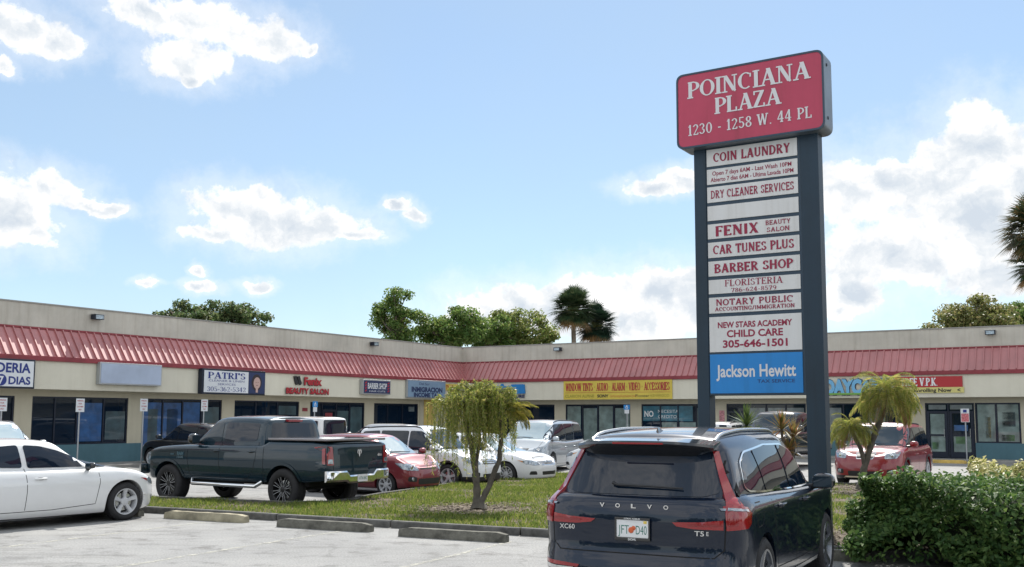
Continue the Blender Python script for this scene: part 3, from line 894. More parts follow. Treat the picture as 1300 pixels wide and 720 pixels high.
    # florida plate in a dark frame, in a recess
    o, x = plate(car, root, 'B', 0, .845, M['white'], w=.30, h=.15)
    fr = MB()
    for (y0, y1, z0, z1) in ((-.165, .165, .918, .938), (-.165, .165, .745, .77), (-.165, -.150, .77, .918), (.150, .165, .77, .918)): fr.box(x-.014, x-.002, y0, y1, z0, z1)
    fr.build('plate_frame', M['gloss'], o, bevel=.003)
    R = Matrix(((0, 0, -1), (-1, 0, 0), (0, 1, 0)))
    Mx = Matrix.Translation((x-.009, 0, .845)) @ R.to_4x4()
    t = MB(); put_text(t, 'JFT', -.082, -.006, .078, .10, 'sans', Mx, bold=-.005); put_text(t, 'D40', .084, -.006, .078, .10, 'sans', Mx, bold=-.005)
    t.build('plate_number', mat('plate_green', (.01, .16, .12), .5), o)
    t = MB(); put_text(t, 'CORAL GABLES', 0, .085, .012, .15, 'sans', Matrix.Translation((x-.016, 0, .845)) @ R.to_4x4(), bold=.02); put_text(t, 'DCWL', 0, -.088, .018, .075, 'sans', Matrix.Translation((x-.016, 0, .845)) @ R.to_4x4(), bold=.03)
    put_text(t, 'MYFLORIDA', 0, .058, .013, .12, 'sans', Mx, bold=.01)
    t.build('frame_lettering', M['white'], o)
    t = MB(); t.lathe([(.026, 0), (.022, .006), (.0005, .008)], 14, 0, Mx @ Matrix.Translation((-.012, -.012, 0))); t.lathe([(.020, 0), (.0005, .007)], 12, 0, Mx @ Matrix.Translation((.012, .006, 0)))
    t.build('plate_orange', mat('orange_fruit', (.62, .12, .04), .5), o)
    t = MB(); t.box(x-.0105, x-.009, -.135, -.105, .892, .914); t.build('plate_sticker', mat('sticker', (.75, .55, .10), .5), o)
    # nose
    for sd in (1, -1):
        car.patch('headlight', [(sd*.55, .72), (sd*.88, .78), (sd*.90, .90), (sd*.58, .84)], 'F', M['lamp_clear'], root, rnd_=.03, res=.07)
    car.patch('grille', [(-.42, .50), (.42, .50), (.48, .80), (-.48, .80)], 'F', M['blackplastic'], root, rnd_=.06, res=.08)
    sill_trim(car, root, -.93, 1.0, .30, .04, M['satin'])
    mirrors(car, root, .78, .93, 1.12, M['mirrorpaint'] if 'mirrorpaint' in M else P, (.09, .125, .085))
    return root

# ---- 2 white saloon ------------------------------------------------------------------
def build_saloon(label, col, L=4.84, half=.92, H=1.465, wb=2.888, fo=.85, wr=.33, rim='five', group=None, nose='bmw', name='saloon_car', trim=None, plate_front=False, wsmat=None):
    P = paint('paint_'+label[:14].replace(' ', '_'), col, 0.0, 0.4)
    xf = L/2; k = L/4.84
    S = spec(L, half, wb, fo, wr, wr+.055,
             top=[(-xf, .86), (-xf+.1, .95), (-1.9*k, 1.0), (-1.2*k, .99), (0, .955), (.9*k, .935), (1.3*k, .93), (1.7*k, .885), (2.1*k, .80), (xf-.08, .70), (xf, .62)],
             side=[(.12, half-.10), (.22, half-.05), (.40, half-.015), (.58, half-.005), (.72, half), (.84, half-.03), (.95, half-.085), (1.05, half-.14)],
             bot=[(-xf, .34), (-1.9, .22), (0, .17), (1.8, .17), (xf, .22)], rad=.07, paint_=P, rimstyle=rim, crown=.045,
             planf=('se', .95, 2.8),
             cabins=[dict(br=-1.98*k, bf=1.28*k, tr=-1.18*k, tf=.38*k, base=[(-2.4, .94), (0, .91), (1.4, .86)],
                          roof=[(-1.3, H-.055), (-.7, H-.01), (-.2, H), (.4, H-.045)],
                          wb=[(-2, half-.20), (-1, half-.11), (.9, half-.11), (1.3, half-.18)], wt=[(-1.3, half-.33), (0, half-.29), (.5, half-.33)], bulge=.03, rad=.10, curve=.10)])
    car, root = start(name, S)
    tag(root, label, 'car', group)
    W1 = [(-1.18*k, 1.02), (-1.02*k, 1.23), (-.72*k, H-.10), (-.34*k, H-.075), (-.30*k, .985)]
    W1q = [(-1.52*k, 1.03), (-1.22*k, 1.19), (-1.10*k, 1.215), (-1.22*k, 1.02)]
    W2 = [(-.25*k, H-.078), (.03*k, H-.098), (.33*k, H-.175), (.95*k, 1.015), (.95*k, .968), (-.21*k, .98)]
    common(car, root, [W1, W2, W1q], wsF=[(-.66, .955), (.66, .955), (.52, H-.07), (-.52, H-.07)], wsB=[(-.60, 1.02), (.60, 1.02), (.50, H-.09), (-.50, H-.09)], wsmat=wsmat,
           doors=[[(-.27*k, .97), (-.25*k, .6), (-.27*k, .30)], [(1.02*k, .955), (1.05*k, .7), (.98*k, .33), (.2, .28), (-.9*k, .28), (-1.04*k, .40), (-1.15*k, .62), (-1.22*k, .98)]],
           gaps=[('T', [(1.33*k, -.70), (1.9*k, -.68), (xf-.25, -.55)]), ('T', [(1.33*k, .70), (1.9*k, .68), (xf-.25, .55)])],
           handles=[(-.02*k, .80), (-.98*k, .815)])
    if trim: dlo_trim(car, root, [(-1.54*k, 1.03), (-1.22*k, 1.22), (-.75*k, H-.085), (0, H-.065), (.42*k, H-.14), (1.06*k, 1.0), (1.03*k, .955), (-.5*k, .985), (-1.3*k, 1.01)], trim, .016)
    fx = xf
    for sd in (1, -1):
        s_ = 'L' if sd > 0 else 'R'
        hl = car.patch('headlight', [(sd*.44, .60), (sd*.62, .59), (sd*.80, .63), (sd*.82, .73), (sd*.70, .745), (sd*.48, .69)], 'F', M['lamp_clear'], root, rnd_=.03, res=.05, off=.01)[0]
        car.patch('headlight_side', [(fx-.52, .735), (fx-.25, .70), (fx-.12, .63), (fx-.28, .62)], s_, M['lamp_clear'], hl, rnd_=.02, res=.05, off=.008)
        car.patch('indicator', [(fx-.56, .74), (fx-.42, .72), (fx-.40, .675)], s_, M['lamp_red'] if nose == 'bmw' else M['lamp_amber'], hl, res=.05, off=.010)
        car.patch('fog_lamp', [(sd*.52, .33), (sd*.72, .33), (sd*.70, .43), (sd*.56, .43)], 'F', M['blackplastic'], root, rnd_=.03, res=.06)
        car.patch('tail_lamp', [(sd*.52, .72), (sd*.86, .72), (sd*.86, .88), (sd*.56, .90)], 'B', M['lamp_red'], root, rnd_=.03, res=.06)
    if nose == 'bmw':
        for sd in (1, -1): car.patch('grille', [(sd*.05, .50), (sd*.26, .50), (sd*.30, .62), (sd*.07, .64)], 'F', M['blackplastic'], root, rnd_=.05, res=.06)
        car.patch('air_intake', [(-.45, .24), (.45, .24), (.38, .34), (-.38, .34)], 'F', M['blackplastic'], root, rnd_=.02, res=.08)
        for sd in (1, -1):
            mb = MB(); car.line(mb, [(xf-.75, .43), (xf-.05, .43)], 'L', .03, off=.012, sides=(sd,)); mb.build('bumper_strip', P, root, smooth=30)
    else:
        g = car.patch('grille', [(-.36, .60), (.36, .60), (.42, .70), (-.42, .70)], 'F', M['blackplastic'], root, rnd_=.03, res=.06, off=.006)[0]
        mb = MB()
        for z in (.62, .645, .67): car.line(mb, [(-.34, z), (.34, z)], 'F', .010, off=.012)
        car.line(mb, [(-.43, .71), (-.36, .595), (.36, .595), (.43, .71)], 'F', .016, off=.014)
        mb.build('grille_bars', M['chrome'], g, smooth=30)
        car.patch('air_intake', [(-.34, .32), (.34, .32), (.36, .42), (-.36, .42)], 'F', M['blackplastic'], root, rnd_=.02, res=.06)
        p, n, d = car.cast('F', 0, .655)
        mb = MB(); mb.lathe([(.055, 0), (.065, .008), (.072, .002)], 20, 0, Matrix.Translation(p + Vector((.012, 0, 0))) @ Matrix.Rotation(PI/2, 4, 'Y')); mb.box(p.x+.012, p.x+.022, -.055, .055, .645, .665)
        mb.build('badge', M['chrome'], root, smooth=40)
    if plate_front: plate(car, root, 'F', 0, .50)
    mirrors(car, root, .84*k, half-.07, .99, M['gloss'] if nose == 'bmw' else None, (.065, .095, .058))
    wiper(car, root, [(-.45, .985), (-.1, .99), (.2, .985)], 'F')
    return root

# ---- 3 generic tall car: hatchbacks, crossovers, vans ----------------------------------
def build_tall(name, label, col, L, half, H, wb, fo, wr, cat='car', hood=.98, nose=.80, belt=1.0, tfx=.35, bfx=1.25, trx=-1.75, brx=-2.0, rim='five', rail=None, wsmat=None, glass=None,
               group=None, metal=0.0, grille='bars', lower=None, box=False, ndoor=3, lampcol=None, rimmat=None, rearz=None, arch=None, sidemat=None, third=True, skid=None):
    P = paint('paint_'+label[:16].replace(' ', '_'), col, metal, 0.35)
    xf = L/2
    top = [(-xf, belt+.02), (-xf+.3, belt+.03), (0, belt), (bfx-.15, hood+.02), (bfx+.15, hood), ((bfx+xf)/2, hood-(hood-nose)*.35), (xf-.15, nose+.02), (xf, nose-.08)]
    S = spec(L, half, wb, fo, wr, arch or wr+.06, top=top, rad=.08, paint_=P, rimstyle=rim, rimmat=rimmat, crown=.045,
             side=[(.12, half-.12), (.26, half-.04), (.45, half-.01), (.7, half), (.9, half-.015), (belt, half-.05), (belt+.15, half-.10)],
             lowmat=sidemat or M['blackplastic'], lowz=lower or 0,
             cabins=[dict(br=brx, bf=bfx, tr=trx, tf=tfx, base=[(-xf, belt-.05), (0, belt-.05), (bfx, hood-.06)],
                          roof=[(trx, H-(.03 if box else .06)), (trx*.5, H-.005), (0, H), (tfx, H-.05)],
                          wb=[(brx, half-.12), (0, half-.08), (bfx, half-.16)], wt=[(trx, half-(.17 if box else .25)), (0, half-(.19 if box else .24)), (tfx, half-.29)], bulge=.03, rad=.11, curve=.07)])
    car, root = start(name, S)
    tag(root, label, cat, group)
    t = H-.11; b = belt+.03
    def slope(z, zb_=hood, zt_=H-.03):
        u_ = (z-zb_)/(zt_-zb_); return bfx + (tfx-bfx)*u_
    def rslope(z):
        u_ = (z-belt)/(H-.05-belt); return brx+(trx-brx)*u_
    fA = [(-.02, t), (slope(t)-.16, t-.01), (slope(b+.10)-.13, b+.09), (slope(b)-.20, b), (-.02, b)]
    x2 = -1.02 if third else rslope(t)+.30
    fB = [(-.07, t), (-.07, b), (x2+.05 if third else x2+.02, b), (x2, t-.0)]
    polys = [fA, fB]
    if third: polys.append([(x2-.06, t), (x2-.01, b), (rslope(b)+.24, b+.03), (rslope(t)+.22, t-.03)])
    ww = half-.20; wt_ = half-.33
    common(car, root, polys, wsF=[(-ww, hood+.06), (ww, hood+.06), (wt_, H-.07), (-wt_, H-.07)], wsB=[(-(ww-.02), belt+.06), (ww-.02, belt+.06), (wt_+.06, H-.10), (-(wt_+.06), H-.10)], wsmat=wsmat, glass=glass,
           doors=[[(-.045, b-.02), (-.04, .6), (-.06, .32)], [(slope(b)-.18, b-.03), (slope(b)-.16, .6), (slope(b)-.24, .34), (.1, .30), (-.85, .30), (-1.0, .50), (-1.06, b-.02)]],
           gaps=[('T', [(bfx+.1, -half+.2), (xf-.3, -half+.32)]), ('T', [(bfx+.1, half-.2), (xf-.3, half-.32)]), ('B', [(-half+.2, belt-.03), (-half+.22, .55), (half-.22, .55), (half-.2, belt-.03)])],
           handles=[(.18, .86), (-.82, .87)])
    for sd in (1, -1):
        s_ = 'L' if sd > 0 else 'R'
        n0 = nose
        hl = car.patch('headlight', [(sd*(half-.42), n0-.17), (sd*(half-.14), n0-.15), (sd*(half-.09), n0-.02), (sd*(half-.16), n0+.02), (sd*(half-.42), n0-.04)], 'F', M['lamp_clear'], root, rnd_=.03, res=.05, off=.012)[0]
        car.patch('headlight_side', [(xf-.50, n0+.03), (xf-.22, n0-.0), (xf-.14, n0-.14), (xf-.30, n0-.13)], s_, M['lamp_clear'], hl, rnd_=.03, res=.05, off=.010)
        mb = MB()
        p, n, d = car.cast('F', sd*(half-.27), n0-.09); mb.lathe([(.06, 0), (.05, .012), (.0005, .016)], 14, 0, Matrix.Translation(p+n*.010) @ Matrix.Rotation(PI/2, 4, 'Y'))
        mb.build('lamp_reflector', M['chrome'], hl, smooth=40)
        fl = car.patch('fog_lamp', [(sd*(half-.36), .36), (sd*(half-.16), .38), (sd*(half-.17), .50), (sd*(half-.36), .48)], 'F', M['blackplastic'], root, rnd_=.04, res=.05, off=.006)[0]
        p, n, d = car.cast('F', sd*(half-.26), .43)
        mb = MB(); mb.lathe([(.05, 0), (.04, .014), (.0005, .018)], 14, 0, Matrix.Translation(p+n*.008) @ Matrix.Rotation(PI/2, 4, 'Y')); mb.build('lamp_reflector', M['lamp_clear'], fl, smooth=40)
        tz = rearz or belt
        car.patch('tail_lamp', [(sd*(half-.22), tz-.28), (sd*(half-.02), tz-.28), (sd*(half-.03), tz), (sd*(half-.18), tz+.02)], 'B', M['lamp_red'], root, rnd_=.03, res=.06, off=.012)
        car.patch('tail_lamp', [(-xf+.04, tz-.27), (-xf+.20, tz-.22), (-xf+.24, tz), (-xf+.08, tz)], s_, M['lamp_red'], root, rnd_=.03, res=.06, off=.012)
    if grille == 'bars':
        g = car.patch('grille', [(-.36, nose-.17), (.36, nose-.17), (.40, nose-.04), (-.40, nose-.04)], 'F', M['blackplastic'], root, rnd_=.03, res=.06, off=.006)[0]
        mb = MB()
        for q in (.13, .09, .06): car.line(mb, [(-.34, nose-q), (.34, nose-q)], 'F', .012, off=.012)
        mb.build('grille_bars', M['chrome'] if not lampcol else P, g, smooth=30)
    elif grille == 'slot':
        mb = MB(); car.line(mb, [(-.34, nose-.12), (.34, nose-.12)], 'F', .035, off=.004); mb.build('grille', M['gap'], root, smooth=30)
    elif grille == 'split':
        g = car.patch('grille', [(-.20, nose-.16), (.20, nose-.16), (.24, nose-.02), (-.24, nose-.02)], 'F', M['blackplastic'], root, rnd_=.02, res=.05, off=.006)[0]
        mb = MB(); car.line(mb, rpoly([(-.25, nose-.01), (-.21, nose-.17), (.21, nose-.17), (.25, nose-.01)], .02), 'F', .016, off=.012, closed=True); mb.build('grille_bars', M['chrome'], g, smooth=30)
    car.patch('air_intake', [(-.42, .30), (.42, .30), (.44, .44), (-.44, .44)], 'F', M['blackplastic'], root, rnd_=.04, res=.07, off=.006)
    if skid: 
        mb = MB(); car.line(mb, [(-.55, .245), (-.5, .285), (.5, .285), (.55, .245)], 'F', .04, off=.014); mb.build('skid_plate', skid, root, smooth=30)
    if rail: rails(root, trx+.25, tfx-.05, half-.31, H+.03, rail, .017, .02, car)
    mirrors(car, root, slope(b)-.30, half-.05, b+.08, None, (.08, .115, .08))
    wiper(car, root, [(-.5, hood+.08), (-.1, hood+.085), (.25, hood+.075)], 'F')
    if lower: arch_lips(car, root, M['blackplastic'], .05)
    return car, root
# ---- 4 pickups --------------------------------------------------------------------------
def build_pickup(label, P, hero=True, H=1.94, wr=.43, name='pickup_truck', rimmat=None):
    L = 5.80; half = 1.005; xf = L/2
    S = spec(L, half, 3.56, .98, wr, .505, tw=.31,
             top=[(-xf, 1.40), (-2.6, 1.43), (-1.2, 1.43), (-1.0, 1.34), (0, 1.325), (1.2, 1.31), (1.6, 1.30), (2.2, 1.26), (2.7, 1.17), (xf, 1.08)],
             side=[(.45, half-.10), (.60, half-.05), (.75, half-.015), (1.0, half), (1.2, half-.01), (1.32, half-.035), (1.45, half-.07)],
             bot=[(-xf, .66), (-2.6, .62), (-1, .56), (0, .55), (1.5, .56), (xf, .52)], rad=.07, crown=.03, paint_=P, rimstyle='multi', rimmat=rimmat or M['darkalloy'], rimr=.275,
             planf=('se', .70, 3.8),
             planr=('se', .16, 7.0),
             recf=[(.5, .05), (.7, 0), (.9, .02), (1.1, .06), (1.3, .14)], recr=[(.5, .05), (.65, .0), (.8, .0), (1.1, .01), (1.45, .03)],
             cabins=[dict(br=-1.08, bf=1.50, tr=-.98, tf=.68, base=[(-1.2, 1.25), (1.5, 1.22)], roof=[(-1, H-.035), (-.3, H), (.3, H-.005), (.7, H-.05)],
                          wb=[(-1.1, .91), (0, .93), (1.5, .84)], wt=[(-1, .74), (0, .755), (.7, .70)], bulge=.03, rad=.11, curve=.05,
                          planr=('se', .12, 4.0))])
    car, root = start(name, S)
    tag(root, label, 'pickup truck')
    F1 = [(.32, 1.82), (.60, 1.80), (1.20, 1.46), (1.17, 1.385), (.28, 1.40)]
    F2 = [(.22, 1.825), (.20, 1.40), (-.72, 1.42), (-.80, 1.46), (-.78, 1.80)]
    for nm, poly, mm in (('side_window', F1, M['midglass'] if hero else M['glass']), ('side_window', F2, M['glass'])):
        car.patch(nm, poly, 'L', mm, root, rnd_=.05, res=.08, off=.007, mirror=True)
    car.patch('windscreen', [(-.76, 1.36), (.76, 1.36), (.64, H-.08), (-.64, H-.08)], 'F', M['midglass'], root, rnd_=.08, res=.12)
    car.patch('rear_window', [(-.72, 1.47), (.72, 1.47), (.64, H-.13), (-.64, H-.13)], 'B', M['glass'], root, rnd_=.06, res=.12)
    mb = MB()
    for ln in ([(.26, 1.40), (.27, 1.0), (.22, .60)], [(1.28, 1.33), (1.28, 1.0), (1.20, .66), (1.1, .62), (-.6, .62), (-.78, .82), (-.86, 1.1), (-.86, 1.40)], [(-1.085, 1.42), (-1.085, .62)], [(1.3, 1.02), (1.55, 1.18), (2.2, 1.14)]):
        car.line(mb, ln, 'L', .012, sides=(1, -1))
    car.line(mb, [(-.80, 1.38), (-.80, .72), (.80, .72), (.80, 1.38)], 'B', .014)
    mb.build('panel_gap', M['gap'], root, smooth=30)
    handle(car, root, .36, 1.20); handle(car, root, -.72, 1.20)
    # flat cover over the bed
    mb = MB(); mb.prism(rpoly([(-2.86, -.94), (-1.12, -.93), (-1.12, .93), (-2.86, .94)], .05), 1.452, 1.50, 'z')
    mb.build('bed_cover', mat('bed_cover', (.22, .20, .21), .30, coat=1.0), root, bevel=.012)
    mb = MB(); mb.prism([(-.95, H-.045), (-1.06, H-.06), (-1.04, H-.10), (-.95, H-.09)], -.22, .22, 'y'); mb.build('brake_lamp', M['lamp_red'], root)
    for sd in (1, -1):
        s_ = 'L' if sd > 0 else 'R'
        tl = car.patch('tail_lamp', [(sd*.80, .96), (sd*.975, .96), (sd*.965, 1.34), (sd*.83, 1.34)], 'B', M['lamp_red'], root, rnd_=.03, res=.07, off=.016, skirt=.03)[0]
        car.patch('reverse_lamp', [(sd*.83, .99), (sd*.955, .99), (sd*.96, 1.08), (sd*.84, 1.08)], 'B', M['lamp_clear'], tl, rnd_=.01, res=.07, off=.024)
        car.patch('tail_lamp', [(-xf+.06, .98), (-xf+.14, .99), (-xf+.17, 1.30), (-xf+.09, 1.31)], s_, M['lamp_red'], root, rnd_=.02, res=.06, off=.014, skirt=.03)
        hl = car.patch('headlight', [(sd*.60, .92), (sd*.93, .92), (sd*.97, 1.10), (sd*.62, 1.10)], 'F', M['lamp_clear'], root, rnd_=.03, res=.07, off=.012)[0]
        car.patch('headlight_side', [(xf-.32, .93), (xf-.10, .93), (xf-.14, 1.10), (xf-.30, 1.10)], s_, M['lamp_clear'], hl, rnd_=.02, res=.06, off=.012)
    g = car.patch('grille', [(-.55, .84), (.55, .84), (.58, 1.10), (-.58, 1.10)], 'F', M['blackplastic'], root, rnd_=.04, res=.08, off=.008)[0]
    mb = MB(); car.line(mb, rpoly([(-.56, .83), (.56, .83), (.59, 1.11), (-.59, 1.11)], .04), 'F', .05, off=.018, closed=True); car.line(mb, [(0, .84), (0, 1.1)], 'F', .05, off=.018); car.line(mb, [(-.55, .96), (.55, .96)], 'F', .05, off=.02)
    mb.build('grille_bars', M['chrome'], g, smooth=30)
    # bumpers, a step in the middle of the rear one
    def bumper(x0, front):
        sgn = 1 if front else -1
        mb = MB(); st = []
        for y in (-1.0, -.97, -.9, -.7, -.48, -.38, -.2, 0, .2, .38, .48, .7, .9, .97, 1.0):
            c = abs(y); bend = .10*max(0, (c-.75)/.25)**2
            top_ = .84 if (c > .43 or front) else .745
            lo = .62 if c > .43 else .575
            x = x0 + sgn*(.10-bend)
            st.append([(x0-sgn*.06, y, top_), (x-sgn*.02, y, top_), (x, y, top_-.03), (x, y, lo+.04), (x-sgn*.03, y, lo), (x0-sgn*.06, y, lo)])
        vs = [p for r_ in st for p in r_]; n = 6; k = len(st)
        fs = [(i*n+j, i*n+(j+1) % n, (i+1)*n+(j+1) % n, (i+1)*n+j) for i in range(k-1) for j in range(n)] + [tuple(range(n)), tuple(range((k-1)*n, k*n))]
        mb.add(vs, fs)
        return mb.build('bumper', M['chrome'], root, smooth=30)
    bumper(xf, True); rb = bumper(-xf, False)
    mb = MB(); mb.box(-xf-.115, -xf-.10, -.15, .15, .60, .75); pl = mb.build('licence_plate', M['white'], root, bevel=.004)
    R = Matrix(((0, 0, -1), (-1, 0, 0), (0, 1, 0)))
    mb = MB(); put_text(mb, 'HTN 84C', 0, 0, .07, .25, 'sans', Matrix.Translation((-xf-.117, 0, .675)) @ R.to_4x4()); mb.build('plate_number', mat('plate_green2', (.01, .16, .12), .5), pl)
    for sd in (1, -1):
        mb = MB(); mb.tube([(1.15, sd*.93, .56), (1.05, sd*1.03, .47), (-.9, sd*1.03, .47), (-1.0, sd*.93, .56)], .042, 10); mb.build('side_step', M['chrome'], root, smooth=50)
    arch_lips(car, root, P, .06)
    mirrors(car, root, 1.02, .93, 1.45, M['gloss'], (.09, .13, .12))
    if hero:
        text_on(car, root, 'door_lettering', 'RAM', 'L', 1.50, 1.12, .075, .21, M['chrome'], bold=.06, off=.012)
        text_on(car, root, 'door_lettering', '1500', 'L', 1.50, 1.04, .05, .21, M['chrome'], bold=.04, off=.012)
        text_on(car, root, 'door_lettering', 'HEMI', 'L', 1.77, 1.10, .035, .11, M['chrome'], bold=.04, off=.012)
        text_on(car, root, 'tailgate_lettering', '4X4', 'B', -.68, 1.14, .055, .14, M['chrome'], bold=.04, off=.012)
        p, n, d = car.cast('B', 0, 1.19)
        Mx = Matrix.Translation((p.x-.012, 0, 1.19)) @ R.to_4x4()
        mb = MB()
        for sg in (1, -1):
            mb.prism([(0, .075), (sg*.045, .085), (sg*.07, .05), (sg*.062, 0), (sg*.035, -.02), (sg*.045, .02), (sg*.04, .04), (sg*.02, .045), (sg*.018, -.04), (0, -.08)], -.004, .008, 'z', 0, Mx)
        mb.build('tailgate_badge', M['chrome'], root)
    else:
        text_on(car, root, 'door_lettering', '4X4', 'L', -2.4, 1.2, .06, .16, M['chrome'], off=.012)
    return root

M['gloss'] = mat('gloss_black', (0.008, 0.009, 0.011), 0.12, coat=1.0)
M['mirrorpaint'] = M['gloss']
import time; _t0 = time.time()
r = build_crossover(); place(r, (2.15, 11.10), 1.083); r.scale = (1, 1, 1.03)
r = build_saloon('white saloon parked at the left edge with its nose by the grass strip', (.74, .75, .76), H=1.43, name='saloon_car', trim=None); place(r, (-8.49, 17.45), .945)
P_ram = paint('paint_dark_teal_grey', (0.007, 0.025, 0.040), 0.2, 0.25, .03)
r = build_pickup('dark blue-grey crew cab pickup truck with chrome bumper and bed cover', P_ram); place(r, (-5.70, 23.2), 2.589, -.12)
c, r = build_tall('hatchback_car', 'maroon hatchback parked between the dark pickup truck and the white crossover', (.20, .018, .028), 3.80, .835, 1.50, 2.45, .78, .285, hood=.97, nose=.80, belt=.96, tfx=.42, bfx=1.32, trx=-1.55, brx=-1.82, rim='seven', wsmat=M['paleglass'], grille='slot', metal=.3)
mb = MB()
p, n, d = c.cast('F', 0, .745)
for a in (0, 120, 240):
    Rz = Matrix.Translation(p + Vector((.014, 0, 0))) @ Matrix.Rotation(math.radians(a), 4, 'X')
    mb.add([(0, 0, 0), (0, .02, .022), (0, 0, .05), (0, -.02, .022)], [(0, 1, 2, 3)], 0, Rz)
mb.build('badge', M['chrome'], r); place(r, (-3.64, 26.5), -.55, -.12)
c, r = build_tall('crossover_car', 'white crossover with black roof rails behind the small weeping tree', (.72, .74, .76), 4.42, .90, 1.68, 2.62, .88, .345, hood=1.02, nose=.86, belt=1.02, tfx=.40, bfx=1.25, trx=-1.85, brx=-2.1, rim='five', rail=M['gloss'], wsmat=M['midglass'], grille='bars', lower=.36)
place(r, (-2.42, 28.8), -.525, -.12)
r = build_saloon('white saloon with chrome-edged grille parked in front of the silver minivan', (.74, .75, .77), L=4.83, half=.90, H=1.47, wb=2.776, fo=.95, wr=.33, rim='ten', nose='x', wsmat=M['paleglass']); place(r, (-.93, 30.75), -.57, -.12)
c, r = build_tall('minivan', 'silver minivan with dark side windows behind the white saloon', (.42, .46, .50), 5.10, .98, 1.76, 3.03, .98, .345, cat='minivan', hood=1.10, nose=.90, belt=1.05, tfx=.85, bfx=1.75, trx=-2.15, brx=-2.42, rim='seven', rail=M['gloss'], wsmat=M['paleglass'], metal=.5)
place(r, (1.05, 36.0), -1.94, -.05)
r = build_saloon('white saloon mostly hidden behind the dark blue crossover', (.74, .76, .78), L=4.6, half=.90, H=1.46, wb=2.70, fo=.92, wr=.33, rim='ten', nose='x', name='saloon_car', trim=M['chrome']); place(r, (4.05, 33.15), PI-.33, -.03)
r = build_pickup('black pickup truck between the sign posts, facing us', paint('paint_black', (0.012, 0.014, 0.020), .2, .3), False, H=2.05); place(r, (10.2, 38.4), -2.167)
c, r = build_tall('crossover_car', 'white-roofed crossover hidden behind the spiky plants', (.72, .73, .75), 4.5, .9, 1.64, 2.65, .9, .34, rail=M['gloss']); place(r, (9.2, 43.6), PI/2-.5)
c, r = build_tall('crossover_car', 'red crossover parked nose-on beyond the small palm', (.25, .006, .014), 4.60, .92, 1.69, 2.707, .90, .345, hood=1.03, nose=.93, belt=1.03, tfx=.35, bfx=1.20, trx=-1.95, brx=-2.2, rim='five', rail=M['blackplastic'], wsmat=M['midglass'], grille='split', skid=mat('beige_skid', (.62, .54, .40), .5), sidemat=M['blackplastic'], lower=.30)
mb = MB(); p, n, d = c.cast('F', 0, .845); mb.lathe([(.055, 0), (.048, .01), (.0005, .012)], 18, 0, Matrix.Translation(p+Vector((.010, 0, 0))) @ Matrix.Rotation(PI/2, 4, 'Y')); mb.build('badge', M['white'], r)
place(r, (10.62, 29.05), -2.15)
c, r = build_tall('crossover_car', 'silver crossover at the left edge, beyond the white saloon roof', (.50, .52, .54), 4.6, .92, 1.76, 2.7, .9, .35, hood=1.12, nose=.95, belt=1.08, wsmat=M['paleglass'], rail=M['satin'], metal=.4); place(r, (-14.25, 27.7), -.5, -.1)
c, r = build_tall('crossover_car', 'dark crossover parked by the storefront beyond the pickup bonnet', (.010, .012, .016), 4.4, .90, 1.58, 2.6, .88, .34, tfx=.2, bfx=1.2, trx=-1.5, brx=-2.1); place(r, (-11.45, 36.9), 2.56, -.02)
c, r = build_tall('van', 'white van with a square rear window beyond the pickup bed', (.74, .74, .74), 4.8, .92, 1.80, 2.9, .9, .35, cat='van', tfx=.9, bfx=1.6, trx=-2.30, brx=-2.36, box=True, belt=1.10, hood=1.1, nose=.95); place(r, (-8.75, 40.2), 2.62)
c, r = build_tall('hatchback_car', 'silver hatchback parked by the storefront right of the white van', (.48, .50, .52), 4.3, .88, 1.52, 2.6, .85, .32, metal=.4); place(r, (-5.5, 42.6), 2.6)
print('cars', time.time()-_t0)
# ------------------------------------------------------------------ frame of the place
YAW = .5555
UH = Vector((math.sin(YAW), math.cos(YAW), 0)); VH = Vector((math.cos(YAW), -math.sin(YAW), 0))
CORNER = Vector((-2.807, 57.474, 0))

